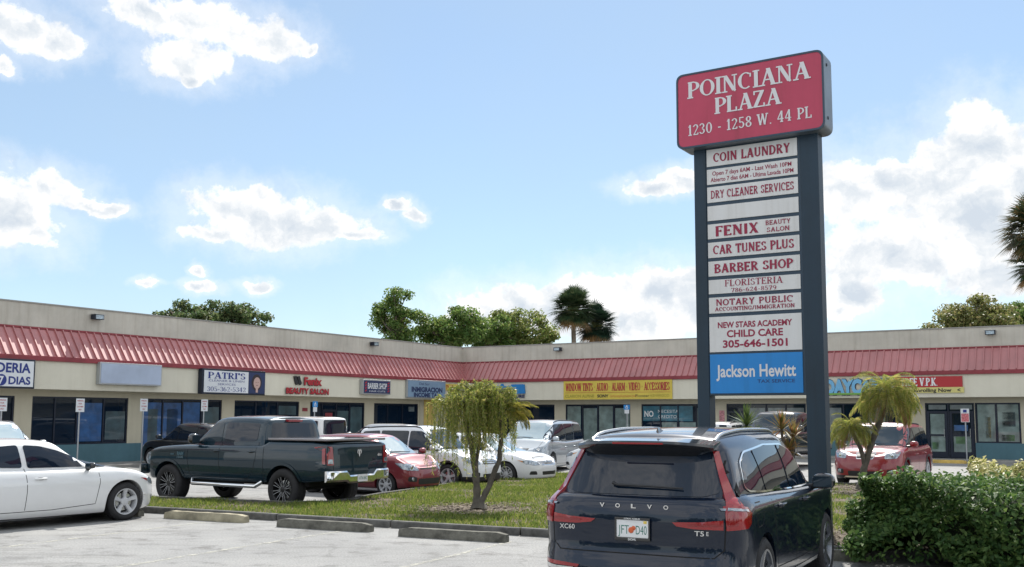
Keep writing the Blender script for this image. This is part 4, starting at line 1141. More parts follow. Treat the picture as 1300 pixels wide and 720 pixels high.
# ---- ground -------------------------------------------------------------------------
def asphalt():
    m, nt, bs = new_mat('asphalt')
    tc = N(nt, 'ShaderNodeTexCoord')
    def noise(sc, det=6, ro=.6, vec=None):
        n = N(nt, 'ShaderNodeTexNoise', i_Scale=sc, i_Detail=det, i_Roughness=ro); nt.links.new(vec or tc.outputs['Object'], n.inputs['Vector']); return n
    big = noise(.22, 8, .65); med = noise(1.7, 8, .7); fine = noise(38, 4, .7)
    mp = N(nt, 'ShaderNodeMapping'); mp.inputs['Rotation'].default_value = (0, 0, .47); mp.inputs['Scale'].default_value = (.35, 2.4, 1)
    nt.links.new(tc.outputs['Object'], mp.inputs['Vector'])
    strk = noise(1.0, 7, .7, mp.outputs['Vector'])
    base = ramp(nt, [(.25, (.185, .185, .186)), (.5, (.258, .258, .256)), (.75, (.335, .332, .324))]); nt.links.new(big.outputs['Fac'], base.inputs['Fac'])
    def mul(a, b, f=1.0):
        x = N(nt, 'ShaderNodeMix', data_type='RGBA', blend_type='MULTIPLY'); x.inputs['Factor'].default_value = f
        nt.links.new(a, x.inputs['A']); nt.links.new(b, x.inputs['B']); return x.outputs['Result']
    r2 = ramp(nt, [(.33, (.50, .49, .48)), (.46, (.95, .95, .95)), (.70, (1.06, 1.06, 1.05))]); nt.links.new(med.outputs['Fac'], r2.inputs['Fac'])
    r3 = ramp(nt, [(.30, (.55, .54, .52)), (.45, (.97, .97, .97)), (.8, (1.05, 1.05, 1.05))]); nt.links.new(strk.outputs['Fac'], r3.inputs['Fac'])
    r4 = ramp(nt, [(.30, (.45, .45, .45)), (.48, (.98, .98, .98)), (.72, (1.35, 1.35, 1.32))]); nt.links.new(fine.outputs['Fac'], r4.inputs['Fac'])
    c = mul(base.outputs['Color'], r2.outputs['Color']); c = mul(c, r3.outputs['Color'], .9); c = mul(c, r4.outputs['Color'], .9)
    # cracks
    vo = N(nt, 'ShaderNodeTexVoronoi', feature='DISTANCE_TO_EDGE', i_Scale=.45)
    wn = noise(2.5, 6, .7)
    ad = N(nt, 'ShaderNodeVectorMath', operation='MULTIPLY_ADD'); ad.inputs[1].default_value = (.5, .5, .5)
    nt.links.new(wn.outputs['Color'], ad.inputs[0]); nt.links.new(tc.outputs['Object'], ad.inputs[2]); nt.links.new(ad.outputs[0], vo.inputs['Vector'])
    rc = ramp(nt, [(.0, (.60, .59, .58)), (.008, (.78, .78, .78)), (.016, (1, 1, 1))]); nt.links.new(vo.outputs['Distance'], rc.inputs['Fac'])
    ckm = noise(.35, 3, .5); ckr = ramp(nt, [(.48, 0), (.60, .8)]); nt.links.new(ckm.outputs['Fac'], ckr.inputs['Fac'])
    xk = N(nt, 'ShaderNodeMix', data_type='RGBA', blend_type='MULTIPLY'); nt.links.new(ckr.outputs['Color'], xk.inputs['Factor']); nt.links.new(c, xk.inputs['A']); nt.links.new(rc.outputs['Color'], xk.inputs['B']); c = xk.outputs['Result']
    # oil drips: dark round spots here and there
    vs_ = N(nt, 'ShaderNodeTexVoronoi', i_Scale=.55); nt.links.new(ad.outputs[0], vs_.inputs['Vector'])
    ro = ramp(nt, [(.05, (.45, .44, .43)), (.16, (.80, .80, .80)), (.26, (1, 1, 1))]); nt.links.new(vs_.outputs['Distance'], ro.inputs['Fac']); c = mul(c, ro.outputs['Color'], .8)
    nt.links.new(c, bs.inputs['Base Color']); bs.inputs['Roughness'].default_value = .82
    b = N(nt, 'ShaderNodeBump', i_Strength=.5, i_Distance=.012); nt.links.new(fine.outputs['Fac'], b.inputs['Height']); nt.links.new(b.outputs['Normal'], bs.inputs['Normal'])
    return m
M['asphalt'] = asphalt()
NK = Vector((-7.03, 19.61)); ND = (Vector((4.56, 13.86)) - NK).normalized(); NN = Vector((-ND.y, ND.x))   # line of the near kerb, NN points away
def gz(x, y):
    q = (Vector((x, y)) - NK).dot(NN)
    return float(-.12 * smooth(.25, 1.0, q) * (1-smooth(2.5, 5.5, x)) * (1-smooth(31.5, 35, y)))
xs = np.concatenate([np.linspace(-400, -42, 10), np.linspace(-40, 40, 161), np.linspace(42, 400, 10)])
ys = np.concatenate([np.linspace(-200, -12, 8), np.linspace(-10, 50, 201), np.linspace(52, 500, 10)])
vs = [(x, y, gz(x, y)) for y in ys for x in xs]
nx = len(xs)
fs = [(j*nx+i, j*nx+i+1, (j+1)*nx+i+1, (j+1)*nx+i) for j in range(len(ys)-1) for i in range(nx-1)]
g = np_mesh('ground', vs, fs, M['asphalt'], smoothed=True); tag(g, kind='structure')

# ---- planted island ---------------------------------------------------------------------
def nkp(t, q=0.0): p = NK + ND*t + NN*q; return (p.x, p.y)
A = nkp(-40); B = nkp(32)
isl = [A, B, nkp(32, 13.2)]
isl += [(9.3, 27.3), (3.4, 30.75), (2.2, 31.9), (1.4, 32.0), (.6, 31.4), (-1.33, 27.7), (-3.05, 23.4), (-3.45, 22.0), (-3.9, 21.15), (-4.6, 21.0), (-7.87, 22.3), nkp(-40, 2.45)]
KT = .115
kerbm = mat('kerb_concrete', (.10, .098, .092), .9, noise=(5, .5), bump=.5, bscale=25)
def outline_kerb(poly, w=.14):
    """kerb stones with open joints all round"""
    mb = MB(); k = len(poly)
    P = [Vector(p) for p in poly]
    inn = []
    for i in range(k):
        a, b, c = P[i-1], P[i], P[(i+1) % k]
        n1 = Vector((-(b-a).y, (b-a).x)).normalized(); n2 = Vector((-(c-b).y, (c-b).x)).normalized()
        nn = (n1+n2).normalized(); inn.append(b + nn*w/max(.4, nn.dot(n1)))
    for i in range(k):
        a, b = P[i], P[(i+1) % k]; ai, bi = inn[i], inn[(i+1) % k]
        L = (b-a).length; n = max(1, int(round(L/2.4)))
        for j in range(n):
            t0, t1 = j/n + (.006/L*2.4 if n > 1 else 0), (j+1)/n - (.006/L*2.4 if n > 1 else 0)
            q = [a.lerp(b, t0), a.lerp(b, t1), ai.lerp(bi, t1), ai.lerp(bi, t0)]
            top = KT + rnd.uniform(-.004, .004)
            z0 = -.16
            f = .02
            vs = [(p.x, p.y, z0) for p in q]
            vs += [(q[0].x, q[0].y, top-f), (q[1].x, q[1].y, top-f)]
            m0, m1 = q[0].lerp(q[3], .12), q[1].lerp(q[2], .12)
            vs += [(m0.x, m0.y, top), (m1.x, m1.y, top), (q[2].x, q[2].y, top), (q[3].x, q[3].y, top)]
            mb.add(vs, [(0, 1, 5, 4), (4, 5, 7, 6), (6, 7, 8, 9), (2, 3, 9, 8), (0, 4, 6, 9, 3), (1, 2, 8, 7, 5), (3, 2, 1, 0)])
    return mb, inn
mb, inn = outline_kerb(isl)
o = mb.build('kerb', kerbm); tag(o, kind='structure')
soil = mat('soil', (.10, .075, .05), .95, noise=(3, .5), bump=.6, bscale=20)
mb = MB(); mb.add([(p.x, p.y, KT-.035) for p in inn], [tuple(range(len(inn)))])
o = mb.build('planting_bed', soil, recalc=False); tag(o, kind='structure')

def in_poly(xy, poly):
    x, y = xy[:, 0], xy[:, 1]; c = np.zeros(len(x), bool)
    k = len(poly)
    for i in range(k):
        x1, y1 = poly[i]; x2, y2 = poly[(i+1) % k]
        cond = ((y1 > y) != (y2 > y)) & (x < (x2-x1)*(y-y1)/(y2-y1+1e-12)+x1)
        c ^= cond
    return c
def vnoise(xy, sc, seed=0):
    r = np.random.default_rng(seed); T = r.random((64, 64))
    q = xy*sc; i = np.floor(q).astype(int); f = q-i; f = f*f*(3-2*f)
    g_ = lambda a, b: T[(i[:, 0]+a) % 64, (i[:, 1]+b) % 64]
    return (g_(0, 0)*(1-f[:, 0])+g_(1, 0)*f[:, 0])*(1-f[:, 1]) + (g_(0, 1)*(1-f[:, 0])+g_(1, 1)*f[:, 0])*f[:, 1]
PALM1 = (-.62, 19.68); PALM2 = (8.58, 25.04); SIGN = Vector((4.86, 15.5))
innp = [(p.x, p.y) for p in inn]
def grass(n, xr, yr, seed, hmul=1.0):
    r = np.random.default_rng(seed)
    xy = np.stack([r.uniform(*xr, n), r.uniform(*yr, n)], 1)
    xy = xy[in_poly(xy, innp)]
    bare = np.zeros(len(xy))
    for (c, rad) in ((PALM1, 1.05), ((9.6, 24.9), 1.6), ((6.2, 15.6), 1.5), ((8.6, 24.4), 1.0)):
        d = np.hypot((xy[:, 0]-c[0])*.75, xy[:, 1]-c[1]); bare = np.maximum(bare, 1-smooth(rad*.5, rad*1.15, d + .5*(vnoise(xy, 1.9, 3)-.5)))
    q = (xy - np.array(NK)) @ np.array([ND.x, ND.y])
    bare = np.maximum(bare, smooth(12.2, 13.0, q) * (1-smooth(2.1, 2.6, (xy-np.array(NK)) @ np.array([NN.x, NN.y]))))
    dens = np.clip(.02 + 1.3*vnoise(xy, 1.1, 5)*(.5+vnoise(xy, 4.0, 6)), 0, 1)*(1-bare)
    xy = xy[r.random(len(xy)) < dens]
    k = len(xy)
    tall = .5+.9*vnoise(xy, 1.3, 9)
    h = r.uniform(.03, .085, k)*tall*hmul; a = r.uniform(0, 2*np.pi, k); w = r.uniform(.006, .014, k)
    lean = r.uniform(.2, 1.0, k)*h; la = r.uniform(0, 2*np.pi, k)
    dx, dy = np.cos(a)*w, np.sin(a)*w
    z = KT-.035
    V = np.zeros((k, 3, 3))
    V[:, 0] = np.stack([xy[:, 0]-dx, xy[:, 1]-dy, np.full(k, z)], 1); V[:, 1] = np.stack([xy[:, 0]+dx, xy[:, 1]+dy, np.full(k, z)], 1)
    V[:, 2] = np.stack([xy[:, 0]+np.cos(la)*lean, xy[:, 1]+np.sin(la)*lean, z+h], 1)
    return V.reshape(-1, 3)
gv = np.concatenate([grass(330000, (-12, 6), (15.5, 33), 1), grass(90000, (5, 14), (12, 31), 2, 1.2)])
gm = leaf_mat('grass_blades', (.05, .105, .016), (.12, .175, .03), .5, .5, (.24, .24, .08))
o = np_mesh('grass', gv, np.arange(len(gv)).reshape(-1, 3), gm); tag(o, kind='stuff')
# leaf litter and mulch on the bare patches
def litter(n, seed):
    r = np.random.default_rng(seed); P = []
    for (c, rad, k) in ((PALM1, 1.3, n), ((9.3, 24.8), 2.0, n), ((6.0, 15.3), 1.7, n)):
        d = r.random(k)**.5*rad; a = r.uniform(0, 2*np.pi, k); P.append(np.stack([c[0]+1.3*d*np.cos(a), c[1]+d*np.sin(a)], 1))
    xy = np.concatenate(P); xy = xy[in_poly(xy, innp)]; k = len(xy)
    a = r.uniform(0, 2*np.pi, k); L = r.uniform(.015, .05, k); w = L*r.uniform(.2, .5, k); z = KT-.03+r.uniform(0, .02, k)
    c, s = np.cos(a), np.sin(a)
    V = np.zeros((k, 4, 3))
    for i, (u_, v_) in enumerate(((-1, -1), (1, -1), (1, 1), (-1, 1))):
        V[:, i] = np.stack([xy[:, 0]+u_*L*c-v_*w*s, xy[:, 1]+u_*L*s+v_*w*c, z+r.uniform(0, .02, k)], 1)
    return V.reshape(-1, 3)
lv = litter(2000, 4)
o = np_mesh('mulch', lv, np.arange(len(lv)).reshape(-1, 4), leaf_mat('mulch_chips', (.08, .06, .04), (.26, .22, .17), 0, .9)); tag(o, kind='stuff')

# ---- wheel stops ----------------------------------------------------------------------------
stopm = mat('wheel_stop_concrete', (.13, .125, .105), .9, noise=(6, .5), bump=.6, bscale=30)
stopm2 = mat('wheel_stop_faded_yellow', (.30, .27, .19), .9, noise=(4, .45), bump=.6, bscale=30)
def wheel_stop(a, b, label, m=stopm, z=0):
    a, b = Vector(a), Vector(b); d = b-a; L = d.length
    e = MB(); pr = [(-.09, .0), (-.09, .075), (-.06, .138), (.06, .138), (.09, .075), (.09, 0)]
    n = 12; vs = []
    for i in range(n+1):
        x = -L/2+L*i/n; k = 1.0 if 0 < i < n else .8
        for (y, zz) in pr: vs.append((x, y*k+rnd.uniform(-.003, .003), zz*(k if zz > .06 else 1)+(rnd.uniform(-.004, .004) if zz > .03 else 0)))
    fs = [(i*6+j, i*6+(j+1) % 6, (i+1)*6+(j+1) % 6, (i+1)*6+j) for i in range(n) for j in range(6)] + [tuple(range(6)), tuple(range(n*6, n*6+6))]
    e.add(vs, fs)
    o = e.build('wheel_stop', m, smooth=30); c = (a+b)/2
    o.location = (c.x, c.y, z); o.rotation_euler = (0, 0, math.atan2(d.y, d.x))
    tag(o, label, 'wheel stop', 'wheel stops along the near kerb')
    return o
wheel_stop((-6.25, 18.62), (-4.60, 17.86), 'pale concrete wheel stop just right of the white saloon', stopm2)
wheel_stop((-3.90, 17.27), (-2.24, 16.50), 'mossy concrete wheel stop in the middle of the three empty bays')
wheel_stop((-1.72, 15.98), (-.06, 15.22), 'dark concrete wheel stop next to the dark blue crossover')
wheel_stop((-8.0, 19.42), (-6.80, 18.87), 'concrete wheel stop under the nose of the white saloon')
wheel_stop((3.0, 14.05), (4.62, 13.27), 'concrete wheel stop by the front wheel of the dark blue crossover')
# painted bay lines, worn
lm, nt, bs = new_mat('bay_line_paint')
tc = N(nt, 'ShaderNodeTexCoord'); nz = N(nt, 'ShaderNodeTexNoise', i_Scale=9.0, i_Detail=8.0, i_Roughness=.75); nt.links.new(tc.outputs['Object'], nz.inputs['Vector'])
rr = ramp(nt, [(.44, 0), (.58, .75)]); nt.links.new(nz.outputs['Fac'], rr.inputs['Fac']); nt.links.new(rr.outputs['Color'], bs.inputs['Alpha']); bs.inputs['Base Color'].default_value = (.52, .51, .44, 1); bs.inputs['Roughness'].default_value = .8
mb = MB()
for (a, b) in (((-2.75, 16.6), (-5.3, 11.7)), ((-5.35, 17.9), (-8.6, 11.6)), ((-.0, 15.3), (-2.9, 9.6)), ((-8.1, 19.2), (-10.6, 14.2))):
    a, b = Vector(a), Vector(b); d = (b-a).normalized(); n = Vector((-d.y, d.x))*.05
    mb.add([(a.x-n.x, a.y-n.y, .004), (a.x+n.x, a.y+n.y, .004), (b.x+n.x, b.y+n.y, .004), (b.x-n.x, b.y-n.y, .004)], [(0, 1, 2, 3)])
o = mb.build('bay_lines', lm); tag(o, kind='structure')

# ------------------------------------------------------------------ the shopping strip
mall = empty('shopping_strip', CORNER, -YAW)      # local x runs along the right wing, local y away from us
tag(mall, 'L-shaped cream shopping strip with red ribbed metal awning and dark shop windows', 'building')
mall.rotation_euler = (0, 0, -YAW)
M['parapet'] = stucco('parapet_stucco', (.56, .53, .465), .16)
M['wallc'] = stucco('wall_cream', (.54, .50, .385), .08, False)
M['fascia'] = stucco('fascia_cream', (.68, .65, .54), .06, False)
M['teal'] = stucco('wall_teal', (.085, .18, .22), .15, False)
M['awn'] = mat('awning_red_metal', (.405, .145, .145), .42, 0.0, noise=(.9, .16), spec=1.0, coat=.0)
M['gutter'] = mat('gutter_red', (.24, .035, .045), .45, 0.1, noise=(2, .2))
M['frame'] = mat('window_frame_dark', (.012, .018, .035), .4, .3)
M['walk'] = mat('sidewalk_concrete', (.26, .255, .24), .9, noise=(2, .25), bump=.4)
ZP, ZA, ZG, ZF, ZW, ZS, ZB, D1 = 5.72, 4.86, 3.70, 2.73, 2.50, .80, .12, .72
GH = .17
LL, LR = 46.0, 50.0
# map (s, out, z) of each wing to local coordinates
def WL(s, o, z): return (o, -s, z)
def WR(s, o, z): return (s, -o, z)
def wbox(mb, Wf, s0, s1, o0, o1, z0, z1, mi=0):
    c = [Wf(s, o, z) for z in (z0, z1) for o in (o0, o1) for s in (s0, s1)]
    mb.add(c, [(0, 2, 3, 1), (4, 5, 7, 6), (0, 1, 5, 4), (2, 6, 7, 3), (0, 4, 6, 2), (1, 3, 7, 5)], mi)
def wing(Wf, L, wins, sgn):
    # parapet, roof behind it
    mb = MB(); 
    wbox(mb, Wf, -.25 if sgn > 0 else .0, L, -.25, .0, ZG, ZP); 
    o = mb.build('parapet', M['parapet'], mall)
    mb = MB(); wbox(mb, Wf, -.27 if sgn > 0 else .0, L, -.28, .03, ZP+.002, ZP+.05); mb.build('coping', mat('coping_metal', (.30, .29, .27), .5, .2), mall)
    mb = MB(); wbox(mb, Wf, 0, L, -14, -.27, 4.9, 5.05); mb.build('roof', M['walk'], mall)
    mb = MB(); wbox(mb, Wf, 0, L, -14.2, -14, .0, 5.6); mb.build('wall', M['parapet'], mall)
    # sloping metal awning with standing seams; mitred at the inner corner
    mb = MB()
    top = lambda s: Wf(s, .01, ZA); bot = lambda s: Wf(s, D1, ZG+GH)
    mb.add([Wf(0.01, .01, ZA), Wf(L, .01, ZA), Wf(L, D1, ZG+GH), Wf(D1, D1, ZG+GH)], [(0, 1, 2, 3)])
    # thin upper flashing
    k = .315; n = int((L-.2)/k)
    dz = ZA-(ZG+GH); ln = math.hypot(D1, dz); nx_, nz_ = dz/ln, D1/ln
    for i in range(1, n+1):
        s = i*k; w = .020; h = .060
        t0 = 0.0; t1 = min(1.0, s/D1) if s < D1+.05 else 1.0
        P0 = (.01, ZA-.01); P1 = (.01+(D1-.01)*t1, ZA-(ZA-ZG-GH)*t1)
        vs = []
        for (oo, zz) in (P0, P1):
            vs += [Wf(s-w, oo, zz), Wf(s+w, oo, zz), Wf(s+w, oo+nx_*h, zz+nz_*h), Wf(s-w, oo+nx_*h, zz+nz_*h)]
        mb.add(vs, [(0, 1, 2, 3), (4, 7, 6, 5), (0, 4, 5, 1), (1, 5, 6, 2), (2, 6, 7, 3), (3, 7, 4, 0)])
    mb.build('awning', M['awn'], mall)
    mb = MB(); wbox(mb, Wf, D1+.04, L, D1-.06, D1+.06, ZG, ZG+GH); wbox(mb, Wf, .05, L, .0, .05, ZA-.02, ZA+.05); mb.build('gutter', M['gutter'], mall, bevel=.01)
    mb = MB(); wbox(mb, Wf, D1-.05 if sgn > 0 else D1-.05, L, D1-.20, D1-.02, ZF, ZG+.1)
    mb.build('fascia', M['fascia'], mall, bevel=.012)
    mb = MB(); wbox(mb, Wf, 0 if sgn > 0 else D1-.2, L, .0, D1-.20, ZF+.06, ZF+.12); mb.build('soffit', M['wallc'], mall)
    # storefront wall with real openings
    mb = MB(); tb = MB()
    prev = 0.0
    for (a, b, zs, kind) in sorted(w[:4] for w in wins):
        wbox(mb, Wf, prev, a, -.22, 0, ZS, ZF+.06); wbox(tb, Wf, prev, a, -.22, .012, 0, ZS-.001)
        if zs <= .3: tb.build('wall_base', M['teal'], mall); tb = MB()
        wbox(mb, Wf, a, b, -.22, 0, ZW, ZF+.06)
        if zs > .3: wbox(tb, Wf, a, b, -.22, .012, 0, zs)
        prev = b
    wbox(mb, Wf, prev, L, -.22, 0, ZS, ZF+.06); wbox(tb, Wf, prev, L, -.22, .012, 0, ZS-.001)
    mb.build('wall', M['wallc'], mall); tb.build('wall_base', M['teal'], mall)
    wk = MB(); wbox(wk, Wf, (0.0 if sgn > 0 else 1.9), L, .012, 1.9, -.1, ZB); o = wk.build('sidewalk', M['walk'], None, bevel=.02); o.location = mall.location; o.rotation_euler = mall.rotation_euler; tag(o, kind='structure')
def window(Wf, a, b, zs, muls, doors=(), gfx=()):
    """frame with mullions, panes set back; doors (s0,s1) reach the floor; gfx flat sheets on the glass"""
    mb = MB(); f = .055; d0, d1 = -.12, -.03
    z0 = zs if not doors or zs > .3 else ZB
    for (x0, x1) in ((a, a+f), (b-f, b)): wbox(mb, Wf, x0, x1, d0, d1, zs, ZW)
    wbox(mb, Wf, a+f, b-f, d0, d1, ZW-f, ZW); wbox(mb, Wf, a+f, b-f, d0, d1, zs, zs+f)
    ed = [a] + list(muls) + [b]
    for m_ in muls: wbox(mb, Wf, m_-f/2, m_+f/2, d0+.002, d1-.002, zs+f, ZW-f)
    fr = mb.build('window', M['frame'], mall)
    g = MB(); wbox(g, Wf, a+.02, b-.02, -.085, -.07, zs+.02, ZW-.02); g.build('pane', M['shopglass'], fr)
    for (x0, x1) in doors:
        mb = MB(); q = .10
        for (p, r_) in ((x0, x0+q), (x1-q, x1)): wbox(mb, Wf, p, r_, d0+.004, d1+.02, zs+.03, 2.15)
        wbox(mb, Wf, x0+q, x1-q, d0+.004, d1+.02, 2.05, 2.15); wbox(mb, Wf, x0+q, x1-q, d0+.004, d1+.02, zs+.03, zs+.26); wbox(mb, Wf, x0+q, x1-q, d0+.004, d1+.02, 1.08, 1.14)
        dr = mb.build('door', M['frame'], mall)
        hx = x1-q-.03 if x0 < (a+b)/2 else x0+q+.03
        h = MB(); h.tube([Wf(hx, d1+.03, 1.0), Wf(hx, d1+.07, 1.02), Wf(hx, d1+.07, 1.4), Wf(hx, d1+.03, 1.42)], .012, 6); h.build('handle', M['satin'], dr)
    for (nm, col, s0, s1, zz0, zz1) in gfx:
        mb = MB(); wbox(mb, Wf, s0, s1, -.069, -.064, zz0, zz1)
        mb.build(nm, col, fr)
    return fr
C_ = lambda n, c, r=.35: mat(n, c, r, noise=(2.2, .45), coat=.8)
blueg = C_('poster_blue', (.012, .075, .22)); blue2 = C_('poster_pale_blue', (.16, .27, .38)); tealg = C_('poster_teal', (.02, .13, .19)); dimg = C_('poster_dim', (.035, .07, .085)); greyg = C_('poster_grey', (.14, .17, .18)); greeng = C_('mural_green', (.10, .22, .10)); whiteg = C_('poster_white', (.45, .47, .48)); yelg = C_('poster_yellow', (.40, .36, .16)); redg = C_('poster_red', (.25, .03, .04)); mural = C_('mural_pale', (.15, .21, .20))
LW_ = [(26.85, 31.0, .5, 'w'), (22.27, 26.2, ZS, 'w'), (17.65, 21.63, .45, 'w'), (13.07, 16.96, ZS, 'w'), (8.48, 12.35, .3, 'w'), (4.1, 7.75, ZS, 'w')]
RW_ = [(1.6, 6.0, .5, 'w'), (6.67, 10.44, .3, 'w'), (11.06, 14.9, ZS, 'w'), (15.56, 19.41, .3, 'w'), (20.2, 24.0, ZS, 'w'), (24.61, 26.59, ZB, 'w'), (26.61, 28.36, ZS, 'w'), (29.5, 33.5, ZS, 'w')]
wing(WL, LL, LW_, -1); wing(WR, LR, RW_, 1)
window(WL, 26.85, 31.0, .5, [28.2, 29.6])
window(WL, 22.27, 26.2, ZS, [23.31, 24.42, 25.3], gfx=[('poster', blueg, 23.36, 24.36, .9, 2.3), ('poster', dimg, 22.35, 23.2, .95, 2.0)])
window(WL, 17.65, 21.63, .45, [18.7, 19.66, 20.63], gfx=[('poster', blueg, 20.68, 21.55, .55, 2.35), ('poster', blueg, 19.72, 20.58, .55, 2.35), ('poster', blueg, 18.76, 19.6, .55, 2.38), ('poster', dimg, 17.75, 18.6, .9, 2.2), ('poster', dimg, 20.85, 21.3, .75, 2.1), ('poster', dimg, 19.88, 20.4, .75, 2.1)])
window(WL, 13.07, 16.96, ZS, [14.4, 15.7], gfx=[('poster', dimg, 13.2, 14.3, 1.9, 2.3)])
window(WL, 8.48, 12.35, .3, [9.54, 10.51, 11.5], doors=[(10.54, 11.47)], gfx=[('poster', dimg, 8.6, 9.45, .9, 2.3), ('poster', redg, 10.75, 11.25, 1.8, 2.0), ('poster', dimg, 9.6, 10.4, 1.2, 2.1)])
window(WL, 4.1, 7.75, ZS, [5.39, 6.62], gfx=[('poster', whiteg, 6.9, 7.3, 1.1, 1.2), ('poster', whiteg, 5.7, 6.2, 1.1, 1.2), ('poster', whiteg, 4.5, 4.95, 1.1, 1.2), ('poster', greyg, 4.35, 4.85, 2.1, 2.35)])
window(WR, 1.6, 6.0, .5, [3.0, 4.5])
window(WR, 6.67, 10.44, .3, [7.66, 8.57, 9.5], gfx=[('poster', mural, 6.75, 7.55, .5, 2.4), ('poster', mural, 7.72, 8.5, .6, 2.3), ('poster', mural, 8.63, 9.42, .5, 2.4), ('poster', mural, 9.56, 10.36, .6, 2.3)])
BL = window(WR, 11.06, 14.9, ZS, [12.08, 13.03, 14.0], gfx=[('banner', tealg, 11.1, 13.8, 1.65, 2.40), ('poster', mural, 13.1, 13.95, .9, 1.6), ('poster', mural, 12.15, 12.95, .9, 1.6), ('poster', mural, 14.05, 14.8, .9, 2.3)])
window(WR, 15.56, 19.41, .3, [16.54, 17.51, 18.45], doors=[(15.60, 16.51)], gfx=[('poster', greyg, 16.6, 17.45, 1.2, 2.3), ('poster', greyg, 17.6, 18.4, 1.2, 2.3), ('poster', greyg, 18.5, 19.3, 1.2, 2.3)])
window(WR, 20.2, 24.0, ZS, [21.1, 22.1, 23.0], gfx=[('poster', greyg, 20.3, 21.0, .9, 2.3), ('poster', mural, 22.2, 22.9, .9, 2.3)])
window(WR, 24.61, 26.59, ZB, [25.54], doors=[(24.67, 25.50), (25.59, 26.53)], gfx=[('mural', mural, 24.80, 25.38, .40, 1.07), ('mural', mural, 24.80, 25.38, 1.15, 2.03), ('poster', whiteg, 25.42, 25.50, 1.3, 1.6), ('mural', mural, 25.72, 26.41, .40, 1.07), ('poster', blueg, 25.75, 26.3, 1.3, 1.55), ('mural', greeng, 24.85, 25.1, .5, .8), ('mural', greeng, 25.8, 26.2, .75, 1.05), ('poster', greyg, 24.75, 25.45, 2.22, 2.42), ('poster', greyg, 25.62, 26.5, 2.22, 2.42)])
window(WR, 26.61, 28.36, ZS, [27.43], gfx=[('mural', mural, 26.7, 27.38, .86, 2.43), ('mural', mural, 27.48, 28.28, .86, 2.43), ('mural', yelg, 27.0, 27.2, 1.0, 1.9), ('mural', greeng, 27.6, 28.1, .9, 1.15), ('mural', dimg, 27.65, 28.15, 1.5, 2.1)])
window(WR, 29.5, 33.5, ZS, [30.5, 31.5, 32.5])
# yellow painted pier by the inner corner
mb = MB(); wbox(mb, WL, 2.75, 3.6, .002, .03, ZB, ZF+.05); mb.build('pier', mat('pier_yellow', (.60, .44, .13), .8, noise=(2, .15)), mall)
mb = MB(); wbox(mb, WL, 3.9, 3.98, .0, .05, ZB, ZF); mb.build('downpipe', M['wallc'], mall)
# banner lettering on the shop glass
def sign_matrix(Wf, s, o, z):
    """matrix whose local x runs left to right as read, y up, z out of the wall; in world space"""
    if Wf is WR: R = Matrix(((1, 0, 0), (0, 0, -1), (0, 1, 0)))
    else: R = Matrix(((0, 0, 1), (1, 0, 0), (0, 1, 0)))
    return Matrix.Translation(Vector(Wf(s, o, z))) @ R.to_4x4()
t = MB(); Mx = sign_matrix(WR, 12.45, -.06, 2.02); put_text(t, 'NO', -1.0, 0, .30, .5, 'sans', Mx, bold=.03); put_text(t, 'NECESITA', .05, .12, .16, 1.1, 'sans', Mx); put_text(t, 'CREDITO', .0, -.14, .16, 1.0, 'sans', Mx)
t.build('banner_lettering', M['white'], BL)

# ------------------------------------------------------------------ shop signs on the fascia
def sroot(name, Wf, s, z, label, group=None, cat='sign', o=D1):
    e = empty(name, mall.matrix_world.to_translation() if False else (0, 0, 0)); 
    base = Matrix.Translation(CORNER) @ Matrix.Rotation(-YAW, 4, 'Z') @ sign_matrix(Wf, s, o, z)
    e.matrix_world = base
    tag(e, label, cat, group); return e
def sbox(name, e, w, h, d0, d1, m, bev=.01, cx=0, cy=0):
    mb = MB(); mb.box(cx-w/2, cx+w/2, cy-h/2, cy+h/2, d0, d1); return mb.build(name, m, e, bevel=bev)
I4 = Matrix.Identity(4)
blueink = mat('ink_blue', (.012, .03, .20), .5); navy = mat('ink_navy', (.015, .03, .10), .5); redink = mat('ink_red', (.38, .02, .03), .5); blk = mat('ink_black', (.015, .015, .018), .5)
face_w = mat('sign_face_white', (.66, .69, .72), .35, coat=.3, noise=(1.2, .06)); face_b = mat('sign_face_blue_grey', (.20, .30, .42), .4, noise=(1.5, .1)); alu = mat('sign_can_aluminium', (.42, .44, .46), .4, .6)
G_ = 'shop signs on the fascia'
def letters(name, e, m, items, z=0):
    for it in items:
        mb = MB()
        s_, cx, cy, h, w = it[:5]; kw = it[5] if len(it) > 5 else {}
        kw = dict(kw); st = kw.pop('style', 'sans')
        put_text(mb, s_, cx, cy, h, w, st, Matrix.Translation((0, 0, z)), **kw)
        o = mb.build(name, m, e)
    return o
e = sroot('shop_sign', WL, 28.2, 3.22, 'white laundry sign reading DERIA 7 DIAS at the left edge', G_)
sbox('sign_can', e, 2.95, .98, .0, .16, M['frame']); sbox('sign_face', e, 2.83, .86, .161, .175, face_w, 0)
letters('lettering', e, blueink, [('LAVANDERIA', .0, .20, .32, 2.6, dict(bold=.03)), ('DIAS', .92, -.22, .26, .78, dict(bold=.03))], .18)
mb = MB(); mb.lathe([(.19, 0), (.19, .012), (.0005, .012)], 24, 0, Matrix.Translation((.27, -.22, .176))); ring = mb.build('lettering_disc', blueink, e)
letters('lettering', ring, face_w, [('7', .27, -.22, .26, .17, dict(bold=.03))], .192)
e = sroot('shop_sign', WL, 22.88, 3.36, 'blank pale sign box with no lettering', G_)
sbox('sign_can', e, 2.72, .80, 0, .20, alu); sbox('sign_face', e, 2.62, .70, .201, .215, mat('sign_face_blank', (.40, .47, .60), .4, noise=(1, .12)), 0)
e = sroot('shop_sign', WL, 17.88, 3.22, 'white laundry service sign with a woman portrait at its right end', G_)
